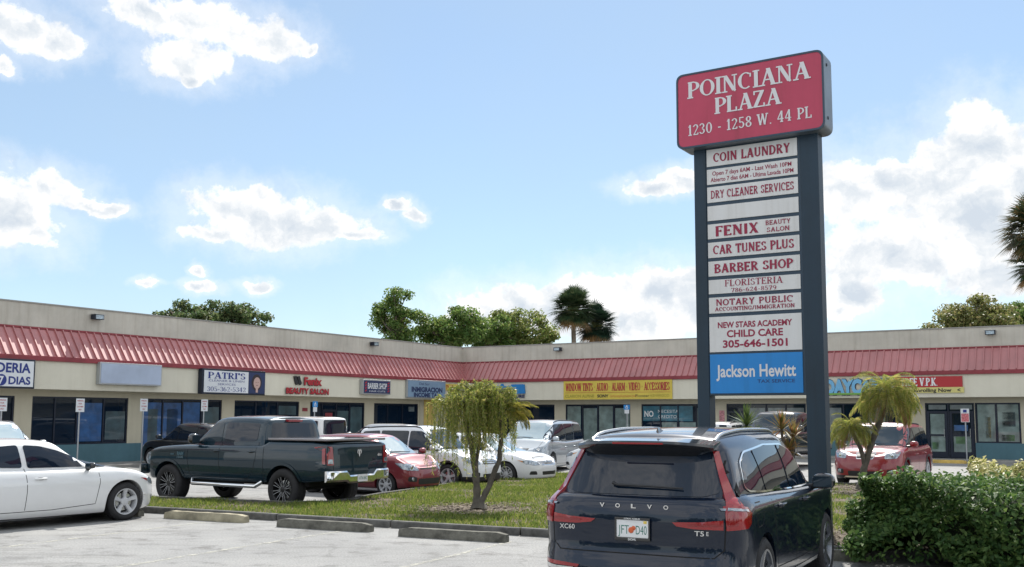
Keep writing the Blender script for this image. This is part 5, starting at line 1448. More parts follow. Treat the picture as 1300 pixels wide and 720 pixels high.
sbox('sign_can', e, 3.42, 1.02, 0, .24, M['frame']); sbox('sign_face', e, 2.36, .88, .241, .255, face_w, 0, cx=-.44)
letters('lettering', e, blueink, [("PATRI'S", -.44, .25, .26, 2.0, dict(style='serif', thick=.2, thin=.07)), ('CLEANER & LINEN', -.44, .04, .085, 1.9), ('SERVICES', -.44, -.10, .085, .95), ('305-362-5342', -.44, -.30, .19, 2.05, dict(style='serif', thick=.16))], .26)
p_ = sbox('portrait_panel', e, .92, .88, .241, .255, navy, 0, cx=1.22)
mb = MB(); mb.lathe([(.24, 0), (.24, .002), (.0005, .002)], 20, 0, Matrix.Translation((1.20, .02, .258)) @ Matrix.Diagonal((1.2, 1.45, 1, 1))); mb.build('portrait_hair', mat('hair_dark', (.03, .02, .025), .7), p_)
mb = MB(); mb.lathe([(.17, 0), (.17, .002), (.0005, .002)], 20, 0, Matrix.Translation((1.22, .0, .262)) @ Matrix.Diagonal((1.15, 1.45, 1, 1))); mb.box(1.16, 1.28, -.40, -.16, .2605, .2635); mb.build('portrait_face', mat('print_skin', (.50, .34, .30), .6), p_)
mb = MB(); mb.box(1.14, 1.19, .02, .04, .265, .266); mb.box(1.25, 1.30, .02, .04, .265, .266); mb.box(1.17, 1.27, -.11, -.09, .265, .266); mb.build('portrait_features', mat('print_dark', (.12, .04, .05), .6), p_)
e = sroot('shop_sign', WL, 13.3, 3.22, 'red channel letters of the beauty salon with a dark swoosh', G_)
letters('lettering', e, redink, [('Fenix', .27, .20, .34, 1.15, dict(bold=.05)), ('BEAUTY SALON', -.05, -.25, .25, 2.75, dict(bold=.045))], .07)
letters('lettering_back', e, blk, [('Fenix', .29, .185, .35, 1.18, dict(bold=.05)), ('BEAUTY SALON', -.03, -.265, .26, 2.78, dict(bold=.045))], .03)
mb = MB()
for k in (0, 1): mb.prism([(-.95+.22*k, .38), (-.80+.22*k, .40), (-.74+.22*k, .22), (-.66+.22*k, .10), (-.72+.22*k, .0), (-.82+.22*k, .02), (-.88+.22*k, .16)], .0, .06, 'z')
mb.build('swoosh', blk, e)
e = sroot('shop_sign', WL, 8.68, 3.26, 'small barber shop box sign with striped ends', G_)
sbox('sign_can', e, 2.10, .72, 0, .22, alu); f_ = sbox('sign_face', e, 1.98, .60, .221, .235, navy, 0)
letters('lettering', e, face_w, [('BARBER SHOP', 0, .06, .28, 1.45, dict(bold=.03)), ('HAIR CUTS', 0, -.20, .08, 1.2)], .24)
mb = MB()
for sx in (-1, 1):
    for k in range(4): mb.add([(sx*.86-.07, -.25+k*.13, .237), (sx*.86+.07, -.19+k*.13, .237), (sx*.86+.07, -.12+k*.13, .237), (sx*.86-.07, -.18+k*.13, .237)], [(0, 1, 2, 3)])
mb.build('barber_stripes', redink, f_)
e = sroot('shop_sign', WL, 4.49, 3.26, 'blue-grey immigration and income tax sign left of the weeping tree', G_)
sbox('sign_can', e, 3.34, .94, 0, .14, alu); sbox('sign_face', e, 3.24, .84, .141, .155, face_b, 0)
letters('lettering', e, navy, [('INMIGRACION', 0, -.02, .25, 2.7, dict(bold=.05)), ('INCOME TAX', 0, -.30, .22, 2.3, dict(bold=.05)), ('Del Sur', -.25, .28, .14, .9)], .16)
e = sroot('shop_sign', WL, 2.10, 3.42, 'small yellow sign with red letters at the inner corner', G_)
sbox('sign_face', e, 1.36, .36, 0, .06, mat('sign_yellow', (.62, .46, .08), .5)); letters('lettering', e, redink, [('TV REPAIR', 0, 0, .22, 1.15, dict(bold=.03))], .065)
e = sroot('shop_sign', WR, 3.65, 3.28, 'bright blue cut-out sign above the dark shopfront right of the weeping tree', G_)
sb = mat('sign_bright_blue', (.015, .20, .52), .4)
mb = MB(); mb.prism(rpoly([(-1.0, -.22), (-1.0, .26), (-.62, .26), (-.58, .34), (-.42, .34), (-.38, .22), (.10, .22), (.14, .30), (.92, .30), (.98, -.20)], .04), 0, .10, 'z'); mb.build('sign_shape', sb, e)
letters('lettering', e, navy, [('FURNITURE', .15, -.34, .15, 1.6, dict(bold=.05))], .05)
e = sroot('shop_sign', WR, 10.02, 3.22, 'long yellow banner about window tints, audio and alarms', G_)
sbox('banner', e, 6.10, .96, 0, .04, mat('banner_yellow', (.60, .47, .07), .55, noise=(1, .1)), .0)
letters('lettering', e, redink, [('WINDOW TINTS · AUDIO · ALARM · VIDEO · ACCESSORIES', 0, .16, .40, 5.85, dict(style='serif', thick=.24, thin=.10, track=.02))], .045)
letters('lettering', e, mat('ink_olive', (.30, .26, .03), .5), [('CLARION ALPINE', -2.1, -.30, .15, 1.7, dict(bold=.02)), ('KENWOOD', 2.4, -.30, .13, 1.0)], .045)
letters('lettering', e, blk, [('SONY', -.75, -.30, .15, .65, dict(bold=.04)), ('Pioneer', 1.45, -.30, .15, .75)], .045)
letters('lettering', e, mat('ink_orange', (.50, .16, .04), .5), [('cartunesplusmiami.com', .40, -.30, .15, 1.5)], .045)
mb = MB(); mb.box(-2.95, 2.95, -.135, -.12, .041, .046); mb.build('banner_rule', redink, e)
e = sroot('shop_sign', WR, 21.85, 3.25, 'sky-blue and green daycare letters behind the sign post', G_)
dk = mat('sign_sky_blue', (.16, .42, .66), .45)
letters('lettering', e, dk, [('DAYCARE', 0, .0, .60, 2.7, dict(bold=.07))], .08); letters('lettering_back', e, navy, [('DAYCARE', .02, -.01, .66, 2.8, dict(bold=.08))], .02)
mb = MB(); mb.box(-1.4, 1.4, -.38, -.30, .0, .10); mb.build('grass_strip', mat('sign_green', (.16, .36, .06), .5), e)
e = sroot('shop_sign', WR, 24.9, 3.28, 'red FREE V.P.K. banner with yellow strip beneath', G_)
sbox('banner_red', e, 2.75, .46, 0, .03, mat('banner_red', (.42, .025, .03), .5), 0, cy=.12); sbox('banner_yellow', e, 2.85, .24, 0, .03, mat('banner_pale_yellow', (.62, .55, .20), .5), 0, cy=-.235)
letters('lettering', e, M['white'], [('FREE V.P.K.', -.35, .12, .34, 1.45, dict(style='serif', thick=.25, thin=.11, track=.03))], .035)
letters('lettering', e, blk, [('Enrolling Now', .18, -.235, .16, 1.5, dict(bold=.03)), ('<', 1.22, -.235, .17, .12, dict(bold=.03))], .035)
# small panels on the piers
e = sroot('notice', WR, 15.33, 1.92, 'small pink and white notice on the pier right of the left post', None, 'notice', 0.0); sbox('panel', e, .26, .52, .0, .015, mat('notice_pink', (.45, .20, .22), .6, noise=(14, .6)), 0)
e = sroot('notice', WL, 12.7, 2.14, 'small dark red notice on the pier above the pickup bed', None, 'notice', 0.0); sbox('panel', e, .34, .16, .0, .015, redg, 0)
# floodlights
def flood(Wf, s, z, label):
    e = sroot('floodlight', Wf, s, z, label, 'floodlights on the parapet', 'floodlight', 0.0)
    mb = MB(); mb.box(-.20, .20, -.09, .09, .05, .30); h = mb.build('housing', M['frame'], e, bevel=.02)
    mb = MB(); mb.box(-.16, .16, -.07, .07, .301, .31); mb.build('lens', M['lamp_clear'], h)
    mb = MB(); mb.box(-.07, .07, -.06, .06, .0, .05); mb.box(-.22, .22, .091, .105, .03, .34); mb.build('bracket', alu, e)
flood(WL, 23.9, 5.44, 'floodlight above the red awning near the left edge'); flood(WL, 8.01, 5.44, 'floodlight on the left wing nearest the inner corner')
flood(WR, 6.29, 5.44, 'floodlight below the fan palms'); flood(WR, 27.37, 5.47, 'floodlight on the parapet at the right edge')
# signs on poles along the walk
def pole_sign(Wf, s, z0, z1, label, kind, o=1.45):
    base = Matrix.Translation(CORNER) @ Matrix.Rotation(-YAW, 4, 'Z') @ Vector(Wf(s, o, 0))
    e = empty('parking_sign', (base.x, base.y, ZB)); tag(e, label, 'parking sign', 'signs on poles along the walk')
    R = Matrix.Rotation(-YAW, 4, 'Z') @ (Matrix(((1, 0, 0), (0, 0, -1), (0, 1, 0))) if Wf is WR else Matrix(((0, 0, 1), (1, 0, 0), (0, 1, 0)))).to_4x4()
    mb = MB(); mb.tube([(0, 0, 0), (0, 0, z1-ZB)], .03, 8); mb.build('pole', alu, e, smooth=60)
    w = .33; zc = (z0+z1)/2-ZB; h = z1-z0
    Mx = R.copy(); Mx.translation = Vector((0, 0, zc))
    def fl(nm, x0, x1, y0, y1, m, zo=.032):
        mb = MB(); mb.box(x0, x1, y0, y1, zo, zo+.004, 0, Mx); return mb.build(nm, m, e)
    if kind == 'white':
        p = fl('panel', -w/2, w/2, -h/2, h/2, face_w); mb = MB(); mm = Mx @ Matrix.Translation((0, 0, .038))
        for i, s_ in enumerate(('PARKING', 'FOR', 'CUSTOMERS', 'ONLY')): put_text(mb, s_, 0, h*.34-i*h*.22, .05, .24 if len(s_) > 4 else .13, 'sans', mm, bold=.02)
        mb.build('lettering', redink, p)
    elif kind == 'blue':
        p = fl('panel', -w/2, w/2, -.02, h/2, mat('sign_access_blue', (.02, .22, .55), .4)); fl('panel', -w/2+.04, w/2-.04, -h/2, -.025, face_w)
        mb = MB(); mm = Mx @ Matrix.Translation((0, .10, .038)); mb.lathe([(.07, 0), (.05, .001)], 16, 0, mm @ Matrix.Translation((0, -.02, 0))); mb.lathe([(.02, 0), (.0005, .001)], 10, 0, mm @ Matrix.Translation((0, .09, 0))); mb.box(-.01, .02, -.02, .07, 0, .001, 0, mm)
        mb.build('wheelchair_mark', M['white'], p)
    else:
        p = fl('panel', -w/2, w/2, -h/2, h/2, face_w); q = fl('panel', -w/2+.02, w/2-.02, -h/2+.02, .08, mat('sign_pale_red', (.55, .16, .18), .5, noise=(16, .5)), .038)
        mb = MB(); mb.box(-.07, .07, .12, .24, .037, .04, 0, Mx); mb.build('wheelchair_mark', blueink, p)
    return e
pole_sign(WL, 28.2, 1.97, 2.40, 'white parking sign on a pole at the far left edge', 'white'); pole_sign(WL, 25.37, 1.96, 2.42, 'white parking sign on a pole above the white saloon roof', 'white'); pole_sign(WL, 22.73, 2.0, 2.46, 'white parking sign on a pole between the two big blue shop windows', 'white'); pole_sign(WL, 19.89, 2.02, 2.48, 'white parking sign on a pole above the pickup bonnet', 'white')
pole_sign(WL, 13.62, 2.03, 2.50, 'blue accessible-parking sign above the pickup cab', 'blue'); pole_sign(WR, 10.95, 2.02, 2.45, 'blue accessible-parking sign above the dark crossover roof', 'blue'); pole_sign(WR, 26.42, 1.68, 2.24, 'white and red parking sign in front of the double doors', 'red')
def wpt(Wf, s, o): 
    v_ = Matrix.Translation(CORNER) @ Matrix.Rotation(-YAW, 4, 'Z') @ Vector(Wf(s, o, 0)); return (v_.x, v_.y)
ws = wheel_stop(wpt(WR, 24.6, 2.2), wpt(WR, 26.5, 2.2), 'yellow painted wheel stop in front of the double doors', mat('stop_yellow', (.55, .38, .10), .8, noise=(5, .3))); ws['group'] = 'wheel stops by the shops'; del ws['group']
# ------------------------------------------------------------------ the pylon sign
SR = Matrix.Rotation(-YAW, 4, 'Z')
pyl = empty('pylon_sign', (SIGN.x, SIGN.y, KT-.04), -YAW)
tag(pyl, 'tall plaza sign on dark posts, red top box above white panels and one blue', 'sign')
Z0 = KT-.04
postm = weathered('post_blue_grey', (.009, .031, .056), .55, .2, .6)
postin = mat('post_edge', (.12, .13, .135), .5, .1)
mb = MB(); mb.box(-2.14, -1.93, 0, .27, -.1, 6.4-Z0); mb.build('post', postm, pyl, bevel=.012)
mb = MB(); mb.box(-.365, -.075, 0, .27, -.1, 6.4-Z0); mb.build('post', postm, pyl, bevel=.012)
ct = [(-2.36, 6.305), (.095, 6.305), (.095, 7.585), (-2.36, 7.585)]
cab = mat('cabinet_grey_blue', (.13, .16, .19), .4, .3, noise=(1.2, .25))
mb = MB(); mb.prism([(a, b-Z0) for a, b in rpoly(ct, .13, 5)], -.17, .30, 'y'); c_ = mb.build('cabinet', cab, pyl, smooth=40, bevel=.012)
redf = weathered('cabinet_face_red', (.47, .045, .10), .4, .12, .5)
inset = [(-2.33, 6.337), (.065, 6.337), (.065, 7.553), (-2.33, 7.553)]
mb = MB(); mb.prism([(a, b-Z0) for a, b in rpoly(inset, .11, 5)], -.180, -.169, 'y'); mb.build('cabinet_face', redf, pyl, smooth=40)
mb = MB(); o_ = [(a, b-Z0) for a, b in rpoly(ct, .13, 5)]; i_ = [(a, b-Z0) for a, b in rpoly(inset, .11, 5)]
vs = [(p[0], -.188, p[1]) for p in o_] + [(p[0], -.188, p[1]) for p in i_] + [(p[0], -.168, p[1]) for p in o_]; n = len(o_)
mb.add(vs, [(i, (i+1) % n, n+(i+1) % n, n+i) for i in range(n)] + [(i, (i+1) % n, 2*n+(i+1) % n, 2*n+i) for i in range(n)]); mb.build('cabinet_trim', mat('trim_dark_blue', (.035, .06, .09), .4, .3), pyl)
for z in (7.38, 6.52):
    mb = MB(); mb.lathe([(.03, 0), (.02, .012), (.0005, .014)], 12, 0, Matrix.Translation((.096, .0, z-Z0)) @ Matrix.Rotation(PI/2, 4, 'Y')); mb.build('cabinet_bolt', M['frame'], pyl)
FR = Matrix(((1, 0, 0), (0, 0, -1), (0, 1, 0))).to_4x4()
def face_at(x, y, z): m_ = FR.copy(); m_.translation = Vector((x, y, z-Z0)); return m_
signwhite = mat('lettering_white', (.66, .66, .68), .5)
Mx = face_at(-1.133, -.184, 0+Z0)
for (s_, z_, h_, w_, kw_) in (('POINCIANA', 7.29, .285, 2.06, dict(thick=.20, thin=.07, track=.06)), ('PLAZA', 6.95, .275, 1.12, dict(thick=.20, thin=.07, track=.05)), ('1230 - 1258 W. 44 PL', 6.605, .185, 2.05, dict(thick=.17, thin=.085, track=.10))):
    mb = MB(); put_text(mb, s_, .0, z_-Z0, h_, w_, 'serif', Mx, **kw_); mb.build('cabinet_lettering', signwhite, pyl)
panw = weathered('panel_white', (.68, .68, .68), .45, .05, .45); inkr = mat('ink_crimson', (.28, .012, .05), .5); frm = mat('panel_frame', (.03, .055, .085), .45, .2); panb = weathered('panel_blue', (.010, .22, .60), .4, .08, .35)
PX0, PX1 = -1.925, -.392; PC = (PX0+PX1)/2
mb = MB(); mb.box(PX0-.02, PX1+.035, .02, .22, 2.20-Z0, 6.42-Z0); mb.build('panel_frame', frm, pyl, bevel=.008)
def tpan(z1, z0, m=None): 
    mb = MB(); mb.box(PX0+.012, PX1-.012, .004, .03, z0-Z0, z1-Z0); return mb.build('tenant_panel', m or panw, pyl)
def tl(p, items, m=inkr, name='lettering'):
    for it in items:
        mb = MB()
        s_, cx, cz, h, w = it[:5]; kw = dict(it[5]) if len(it) > 5 else {}
        st = kw.pop('style', 'serif')
        if st == 'serif': kw.setdefault('thick', .22); kw.setdefault('thin', .125); kw.setdefault('serif', .45); kw.setdefault('track', .09)
        put_text(mb, s_, PC+cx, cz-Z0, h, w, st, face_at(0, .001, Z0), **kw)
        o = mb.build(name, m, p)
    return o
SB = dict(style='sans', bold=.03)
p = tpan(6.28, 5.995); tl(p, [('COIN LAUNDRY', 0, 6.135, .155, 1.28)])
p = tpan(5.945, 5.69); tl(p, [('Open 7 days 6AM - Last Wash 10PM', 0, 5.872, .072, 1.32, dict(style='sans', bold=.015)), ('Abierto 7 dias 6AM - Ultima Lavada 10PM', 0, 5.765, .072, 1.38, dict(style='sans', bold=.015))])
p = tpan(5.645, 5.385); tl(p, [('DRY CLEANER SERVICES', 0, 5.515, .135, 1.38, dict(thick=.17))])
p = tpan(5.325, 5.08)
p = tpan(5.02, 4.775); tl(p, [('FENIX', -.26, 4.895, .17, .72, dict(thick=.24, thin=.10)), ('BEAUTY', .42, 4.955, .075, .40, dict(thick=.15)), ('SALON', .42, 4.84, .075, .36, dict(thick=.15))])
p = tpan(4.715, 4.46); tl(p, [('CAR TUNES PLUS', 0, 4.588, .15, 1.34)])
p = tpan(4.40, 4.152); tl(p, [('BARBER SHOP', 0, 4.276, .15, 1.30, dict(thick=.22))])
p = tpan(4.092, 3.86); tl(p, [('FLORISTERIA', 0, 4.025, .105, .96, dict(thick=.15, thin=.06, serif=1.0)), ('786-624-8579', 0, 3.905, .07, .74, dict(thick=.15, thin=.08, serif=1.0))])
p = tpan(3.80, 3.54); tl(p, [('NOTARY PUBLIC', 0, 3.715, .105, 1.26, dict(thick=.17)), ('ACCOUNTING/IMMIGRATION', 0, 3.605, .065, 1.30, dict(thick=.17))])
p = tpan(3.48, 2.905); tl(p, [('NEW STARS ACADEMY', 0, 3.345, .095, 1.22, SB), ('CHILD CARE', 0, 3.20, .115, .92, SB), ('305-646-1501', 0, 3.035, .12, 1.06, SB)])
p = tpan(2.868, 2.235, panb); tl(p, [('Jackson Hewitt', 0, 2.60, .20, 1.30, dict(style='sans', bold=.022))], signwhite)
tl(p, [('TAX SERVICE', .33, 2.425, .055, .60, dict(style='sans', bold=.01))], mat('ink_deep_blue', (.01, .04, .16), .5), 'small_lettering')

# ------------------------------------------------------------------ plants
def leaves_quads(cen, nrm, L, W, r, droop=0.25):
    """folded leaf of two quads... here: diamond of 4 verts"""
    k = len(cen)
    a = r.normal(size=(k, 3)); t = a - nrm*np.sum(a*nrm, 1, keepdims=True); t /= np.linalg.norm(t, axis=1, keepdims=True)+1e-9
    b = np.cross(nrm, t)
    V = np.zeros((k, 4, 3))
    V[:, 0] = cen - t*L[:, None]*.5; V[:, 2] = cen + t*L[:, None]*.5 - nrm*(L*droop)[:, None]
    V[:, 1] = cen + b*W[:, None]*.5 + nrm*(L*.06)[:, None]; V[:, 3] = cen - b*W[:, None]*.5 + nrm*(L*.06)[:, None]
    return V.reshape(-1, 3)
def mesh_leaves(name, V, m, parent=None):
    return np_mesh(name, V, np.arange(len(V)).reshape(-1, 4), m, parent)
barkm = mat('bark_grey', (.16, .13, .10), .9, noise=(4, .4), bump=.8, bscale=14)
def frond(P, stem, r, base, az, L, up, droop, nl, ll, lw, tip=.55, leafdroop=.5):
    """arching palm frond; appends leaflet quads to P, stem points to stem"""
    d = np.array([math.cos(az), math.sin(az)])
    pts = []
    for t in np.linspace(0, 1, 11):
        h = L*(t*math.cos(up) if True else t); 
        ang = up - droop*t**1.2
        if not pts: p = np.array(base, float)
        else: p = pts[-1] + np.array([d[0]*math.cos(ang), d[1]*math.cos(ang), math.sin(ang)])*L/10
        pts.append(p)
    pts = np.array(pts); stem.append(pts)
    side = np.array([-d[1], d[0], 0])
    for i in range(nl):
        t = .14 + .86*i/nl; q = t*10; j = min(int(q), 9); p = pts[j]+(pts[j+1]-pts[j])*(q-j)
        tg = pts[j+1]-pts[j]; tg = tg/np.linalg.norm(tg)
        l = ll*(.55+.75*math.sin(PI*min(1, t*1.0)))*r.uniform(.8, 1.1)
        for sg in (-1, 1):
            dv = side*sg*.75 + tg*.65 + np.array([0, 0, .12]); dv /= np.linalg.norm(dv)
            dn = np.array([0, 0, -1.0])
            m_ = p + dv*l*.5; e_ = m_ + (dv*(1-leafdroop)+dn*leafdroop)*l*.5
            wv = np.cross(dv, side*sg+np.array([0, 0, .6])); wv = wv/np.linalg.norm(wv)*lw
            P.append([p-wv*.3, m_-wv, m_+wv, p+wv*.3]); P.append([m_-wv, e_, e_+wv*.15, m_+wv])
def palm(name, loc, trunks, label, seed, group, cfol, frL=(.75, 1.0), n=38, cat='palm tree', weep=0.0):
    r = np.random.default_rng(seed)
    e = empty(name, loc); tag(e, label, cat, group)
    mb = MB()
    for T in trunks:
        pts = T['pts']; k = len(pts); fine = []
        for i in range(k-1):
            for t in np.linspace(0, 1, 7)[:-1]: fine.append(tuple(np.array(pts[i])*(1-t)+np.array(pts[i+1])*t + r.normal(0, .004, 3)))
        fine.append(pts[-1])
        R = [T['r']*(1.0-.25*i/len(fine))*(1+.10*math.sin(i*2.4)) + max(0, .09-.022*i)*(1 if T.get('flare', 1) else 0) for i in range(len(fine))]
        mb.tube(fine, R, 10)
    mb.build('trunk', T.get('bark', barkm), e, smooth=60)
    P = []; stems = []; dead = []
    for T in trunks:
        c = np.array(T['pts'][-1])
        nn = T.get('n', n); sc = T.get('s', 1.0)
        for i in range(nn):
            u = (i+.5)/nn
            up = math.radians(88 - 120*u**.85 + r.uniform(-9, 9)); az = i*2.39996 + r.uniform(-.25, .25)
            L = r.uniform(*frL)*sc
            frond(P if u < .93 else dead, stems, r, c+np.array([0, 0, .05*(1-u)]), az, L, up, r.uniform(1.7, 2.5+.5*weep) if u < .6 else r.uniform(.8, 1.5), 26, (.23+.09*weep)*sc*r.uniform(.7, 1.25), (.0075-.002*weep)*sc, leafdroop=min(.95, r.uniform(.55, .85)+.15*weep))
    V = np.array(P).reshape(-1, 3); mesh_leaves('crown', V, cfol, e)
    if dead: mesh_leaves('dead_fronds', np.array(dead).reshape(-1, 3), M['deadleaf'], e)
    mb = MB()
    for s_ in stems: mb.tube([tuple(p) for p in s_], [.010-.0008*i for i in range(11)], 4, caps=False)
    mb.build('frond_stems', M['stemgreen'], e, smooth=60)
    return e
M['deadleaf'] = leaf_mat('dead_frond', (.22, .13, .05), (.30, .20, .09), .25, .7); M['stemgreen'] = mat('frond_stem', (.14, .15, .05), .55)
palmleaf = leaf_mat('palm_leaflet', (.085, .125, .05), (.15, .19, .075), .5, .26, (.30, .25, .11)); palmmix = leaf_mat('palm_leaflet_mixed', (.12, .18, .035), (.24, .27, .06), .5, .24, (.42, .36, .12)); palmyel = leaf_mat('palm_leaflet_yellow', (.10, .12, .02), (.20, .20, .035), .45, .32, (.30, .25, .07))
lb = mat('bark_pale', (.095, .085, .07), .9, noise=(6, .35), bump=.7, bscale=18)
def ax(px, z, Z=19.68): return ((px-608)/1284*Z, z)
def weeping(loc, heads, label, seed, fol):
    """small weeping tree: thin branches arch out and hang, narrow leaves all along them"""
    r = np.random.default_rng(seed); e = empty('weeping_tree', loc); tag(e, label, 'tree', 'small trees on the planted islands')
    mb = MB()
    for pts, rad in (([(0, 0, -.02), (-.04, .02, .30), (-.07, .0, .75), (-.16, .02, 1.25), (-.30, .0, 1.80)], .085), ([(.03, 0, .12), (.20, .05, .45), (.38, .06, .95), (.42, .05, 1.45), (.36, .0, 1.85)], .062), ([(-.08, .05, .7), (.0, .2, 1.3), (-.03, .15, 2.05)], .04)):
        fine = []
        for i in range(len(pts)-1):
            for t in np.linspace(0, 1, 7)[:-1]: fine.append(tuple(np.array(pts[i])*(1-t)+np.array(pts[i+1])*t + r.normal(0, .006, 3)))
        fine.append(pts[-1])
        R = [rad*(1-.5*i/len(fine))*(1+.12*math.sin(i*2.1)) + (max(0, .10-.02*i) if rad > .08 else 0) for i in range(len(fine))]
        mb.tube(fine, R, 10)
    mb.build('trunk', lb, e, smooth=60)
    P = []; br = MB()
    for (hx, hy, hz, n, reach, hang) in heads:
        for i in range(n):
            az = i*2.39996+r.uniform(-.3, .3); R_ = reach*r.uniform(.25, 1.0)**.7; rise = r.uniform(.08, .34)*(1.15-R_/reach*.6); L = hang*r.uniform(.35, 1.0)
            pts = []
            for t in np.linspace(0, 1, 11):
                if t < .4: q = t/.4; rad_ = R_*math.sin(q*PI/2)**.9; z = hz + rise*math.sin(q*PI*.62)
                else:
                    q = (t-.4)/.6; rad_ = R_*(1+.14*q); z = hz + rise*math.sin(PI*.62) - L*q**1.25
                pts.append(np.array([hx+math.cos(az)*rad_ + .02*math.sin(7*t+i), hy+math.sin(az)*rad_+.02*math.cos(5*t+i), z]))
            br.tube([tuple(p) for p in pts], [.007-.0005*k for k in range(11)], 4, caps=False)
            tot = L + R_
            m = int(tot/.013)
            for j in range(m):
                t = .22+.78*(j+r.random())/m; q = t*10; k = min(int(q), 9); p = pts[k]+(pts[k+1]-pts[k])*(q-k)
                tg = pts[k+1]-pts[k]; tg /= np.linalg.norm(tg)+1e-9
                d = tg*.7+r.normal(0, .55, 3)+np.array([0, 0, -.25]); d /= np.linalg.norm(d)
                w = np.cross(d, r.normal(size=3)); w /= np.linalg.norm(w); l = r.uniform(.045, .095); w *= r.uniform(.004, .0075)
                P.append([p, p+d*l*.5-w, p+d*l, p+d*l*.5+w])
    br.build('branches', M['stemgreen'], e, smooth=60)
    mesh_leaves('crown', np.array(P).reshape(-1, 3), fol, e)
    return e
wl = leaf_mat('weeping_leaf', (.12, .19, .030), (.24, .29, .055), .5, .22, (.46, .39, .14))
p1 = weeping((PALM1[0], PALM1[1], KT-.03), [(-.42, 0, 1.95, 70, .58, 1.5), (.22, .05, 2.12, 80, .50, 1.0), (-.10, .2, 2.22, 70, .5, .9), (.32, .0, 1.92, 55, .40, 1.2), (-.2, -.25, 2.0, 60, .45, 1.0)], 'small weeping tree with hanging crown and forked trunk on the grass island', 5, wl)
p2 = palm('palm_tree', (PALM2[0], PALM2[1], KT-.03), [
    dict(pts=[(0, 0, 0), (.05, 0, .5), (.24, .0, 1.1), (.52, .02, 1.75), (.66, 0, 2.36)], r=.085, n=70, s=1.2, bark=lb),
    dict(pts=[(.08, .0, .62), (-.02, -.05, 1.0), (-.26, -.05, 1.5)], r=.06, n=50, s=.80, flare=0, bark=lb)],
    'small palm with double crown and slanting grey trunk in front of the red crossover', 8, 'small trees on the planted islands', palmmix, frL=(.62, .9), weep=.25)
# a yellower shoot beside the near palm
r_ = np.random.default_rng(3); P = []; st = []
for i in range(16): frond(P, st, r_, (.52, .03, 1.86), -.5 + r_.uniform(-.8, .8), r_.uniform(.42, .68), r_.uniform(.1, 1.0), r_.uniform(.8, 1.6), 22, .17, .008, leafdroop=.5)
mesh_leaves('yellow_shoot', np.array(P).reshape(-1, 3), palmyel, p1)

# spiky dracaenas beyond the dark crossover
def spiky(loc, heads, label, seed, m1):
    r = np.random.default_rng(seed); e = empty('spiky_plant', loc); tag(e, label, 'plant', 'spiky plants behind the sign')
    mb = MB(); P = []
    for (x, y, z, s) in heads:
        mb.tube([(x*.15, y*.15, 0), (x*.5, y*.4, z*.45), (x, y, z)], [.035, .03, .024], 8)
        for i in range(60):
            az = i*2.4; el = math.radians(r.uniform(-25, 88)); L = s*r.uniform(.75, 1.1)
            d = np.array([math.cos(az)*math.cos(el), math.sin(az)*math.cos(el), math.sin(el)]); c = np.array([x, y, z])
            sd = np.cross(d, [0, 0, 1.0]); sd = sd/(np.linalg.norm(sd)+1e-6)*.020*s/.45
            a_ = c + d*L*.45; b_ = c+d*L + np.array([0, 0, -.12*L])
            P.append([c-sd*.5, a_-sd, a_+sd, c+sd*.5]); P.append([a_-sd, b_-sd*.1, b_+sd*.1, a_+sd])
    mb.build('stem', barkm, e, smooth=60); mesh_leaves('crown', np.array(P).reshape(-1, 3), m1, e)
spiky((4.25, 17.9, KT-.03), [(-.12, 0, 1.62, .46), (.12, .1, 1.35, .36)], 'green spiky plant left of the pair behind the sign', 2, leaf_mat('spiky_green', (.05, .09, .03), (.12, .17, .05), .3, .35))
spiky((4.75, 17.6, KT-.03), [(-.08, 0, 1.55, .42), (.15, .1, 1.42, .40), (.02, -.1, 1.2, .32)], 'yellowish spiky plant right of the pair behind the sign', 6, leaf_mat('spiky_yellow', (.10, .11, .03), (.24, .18, .06), .3, .35, (.30, .14, .06)))

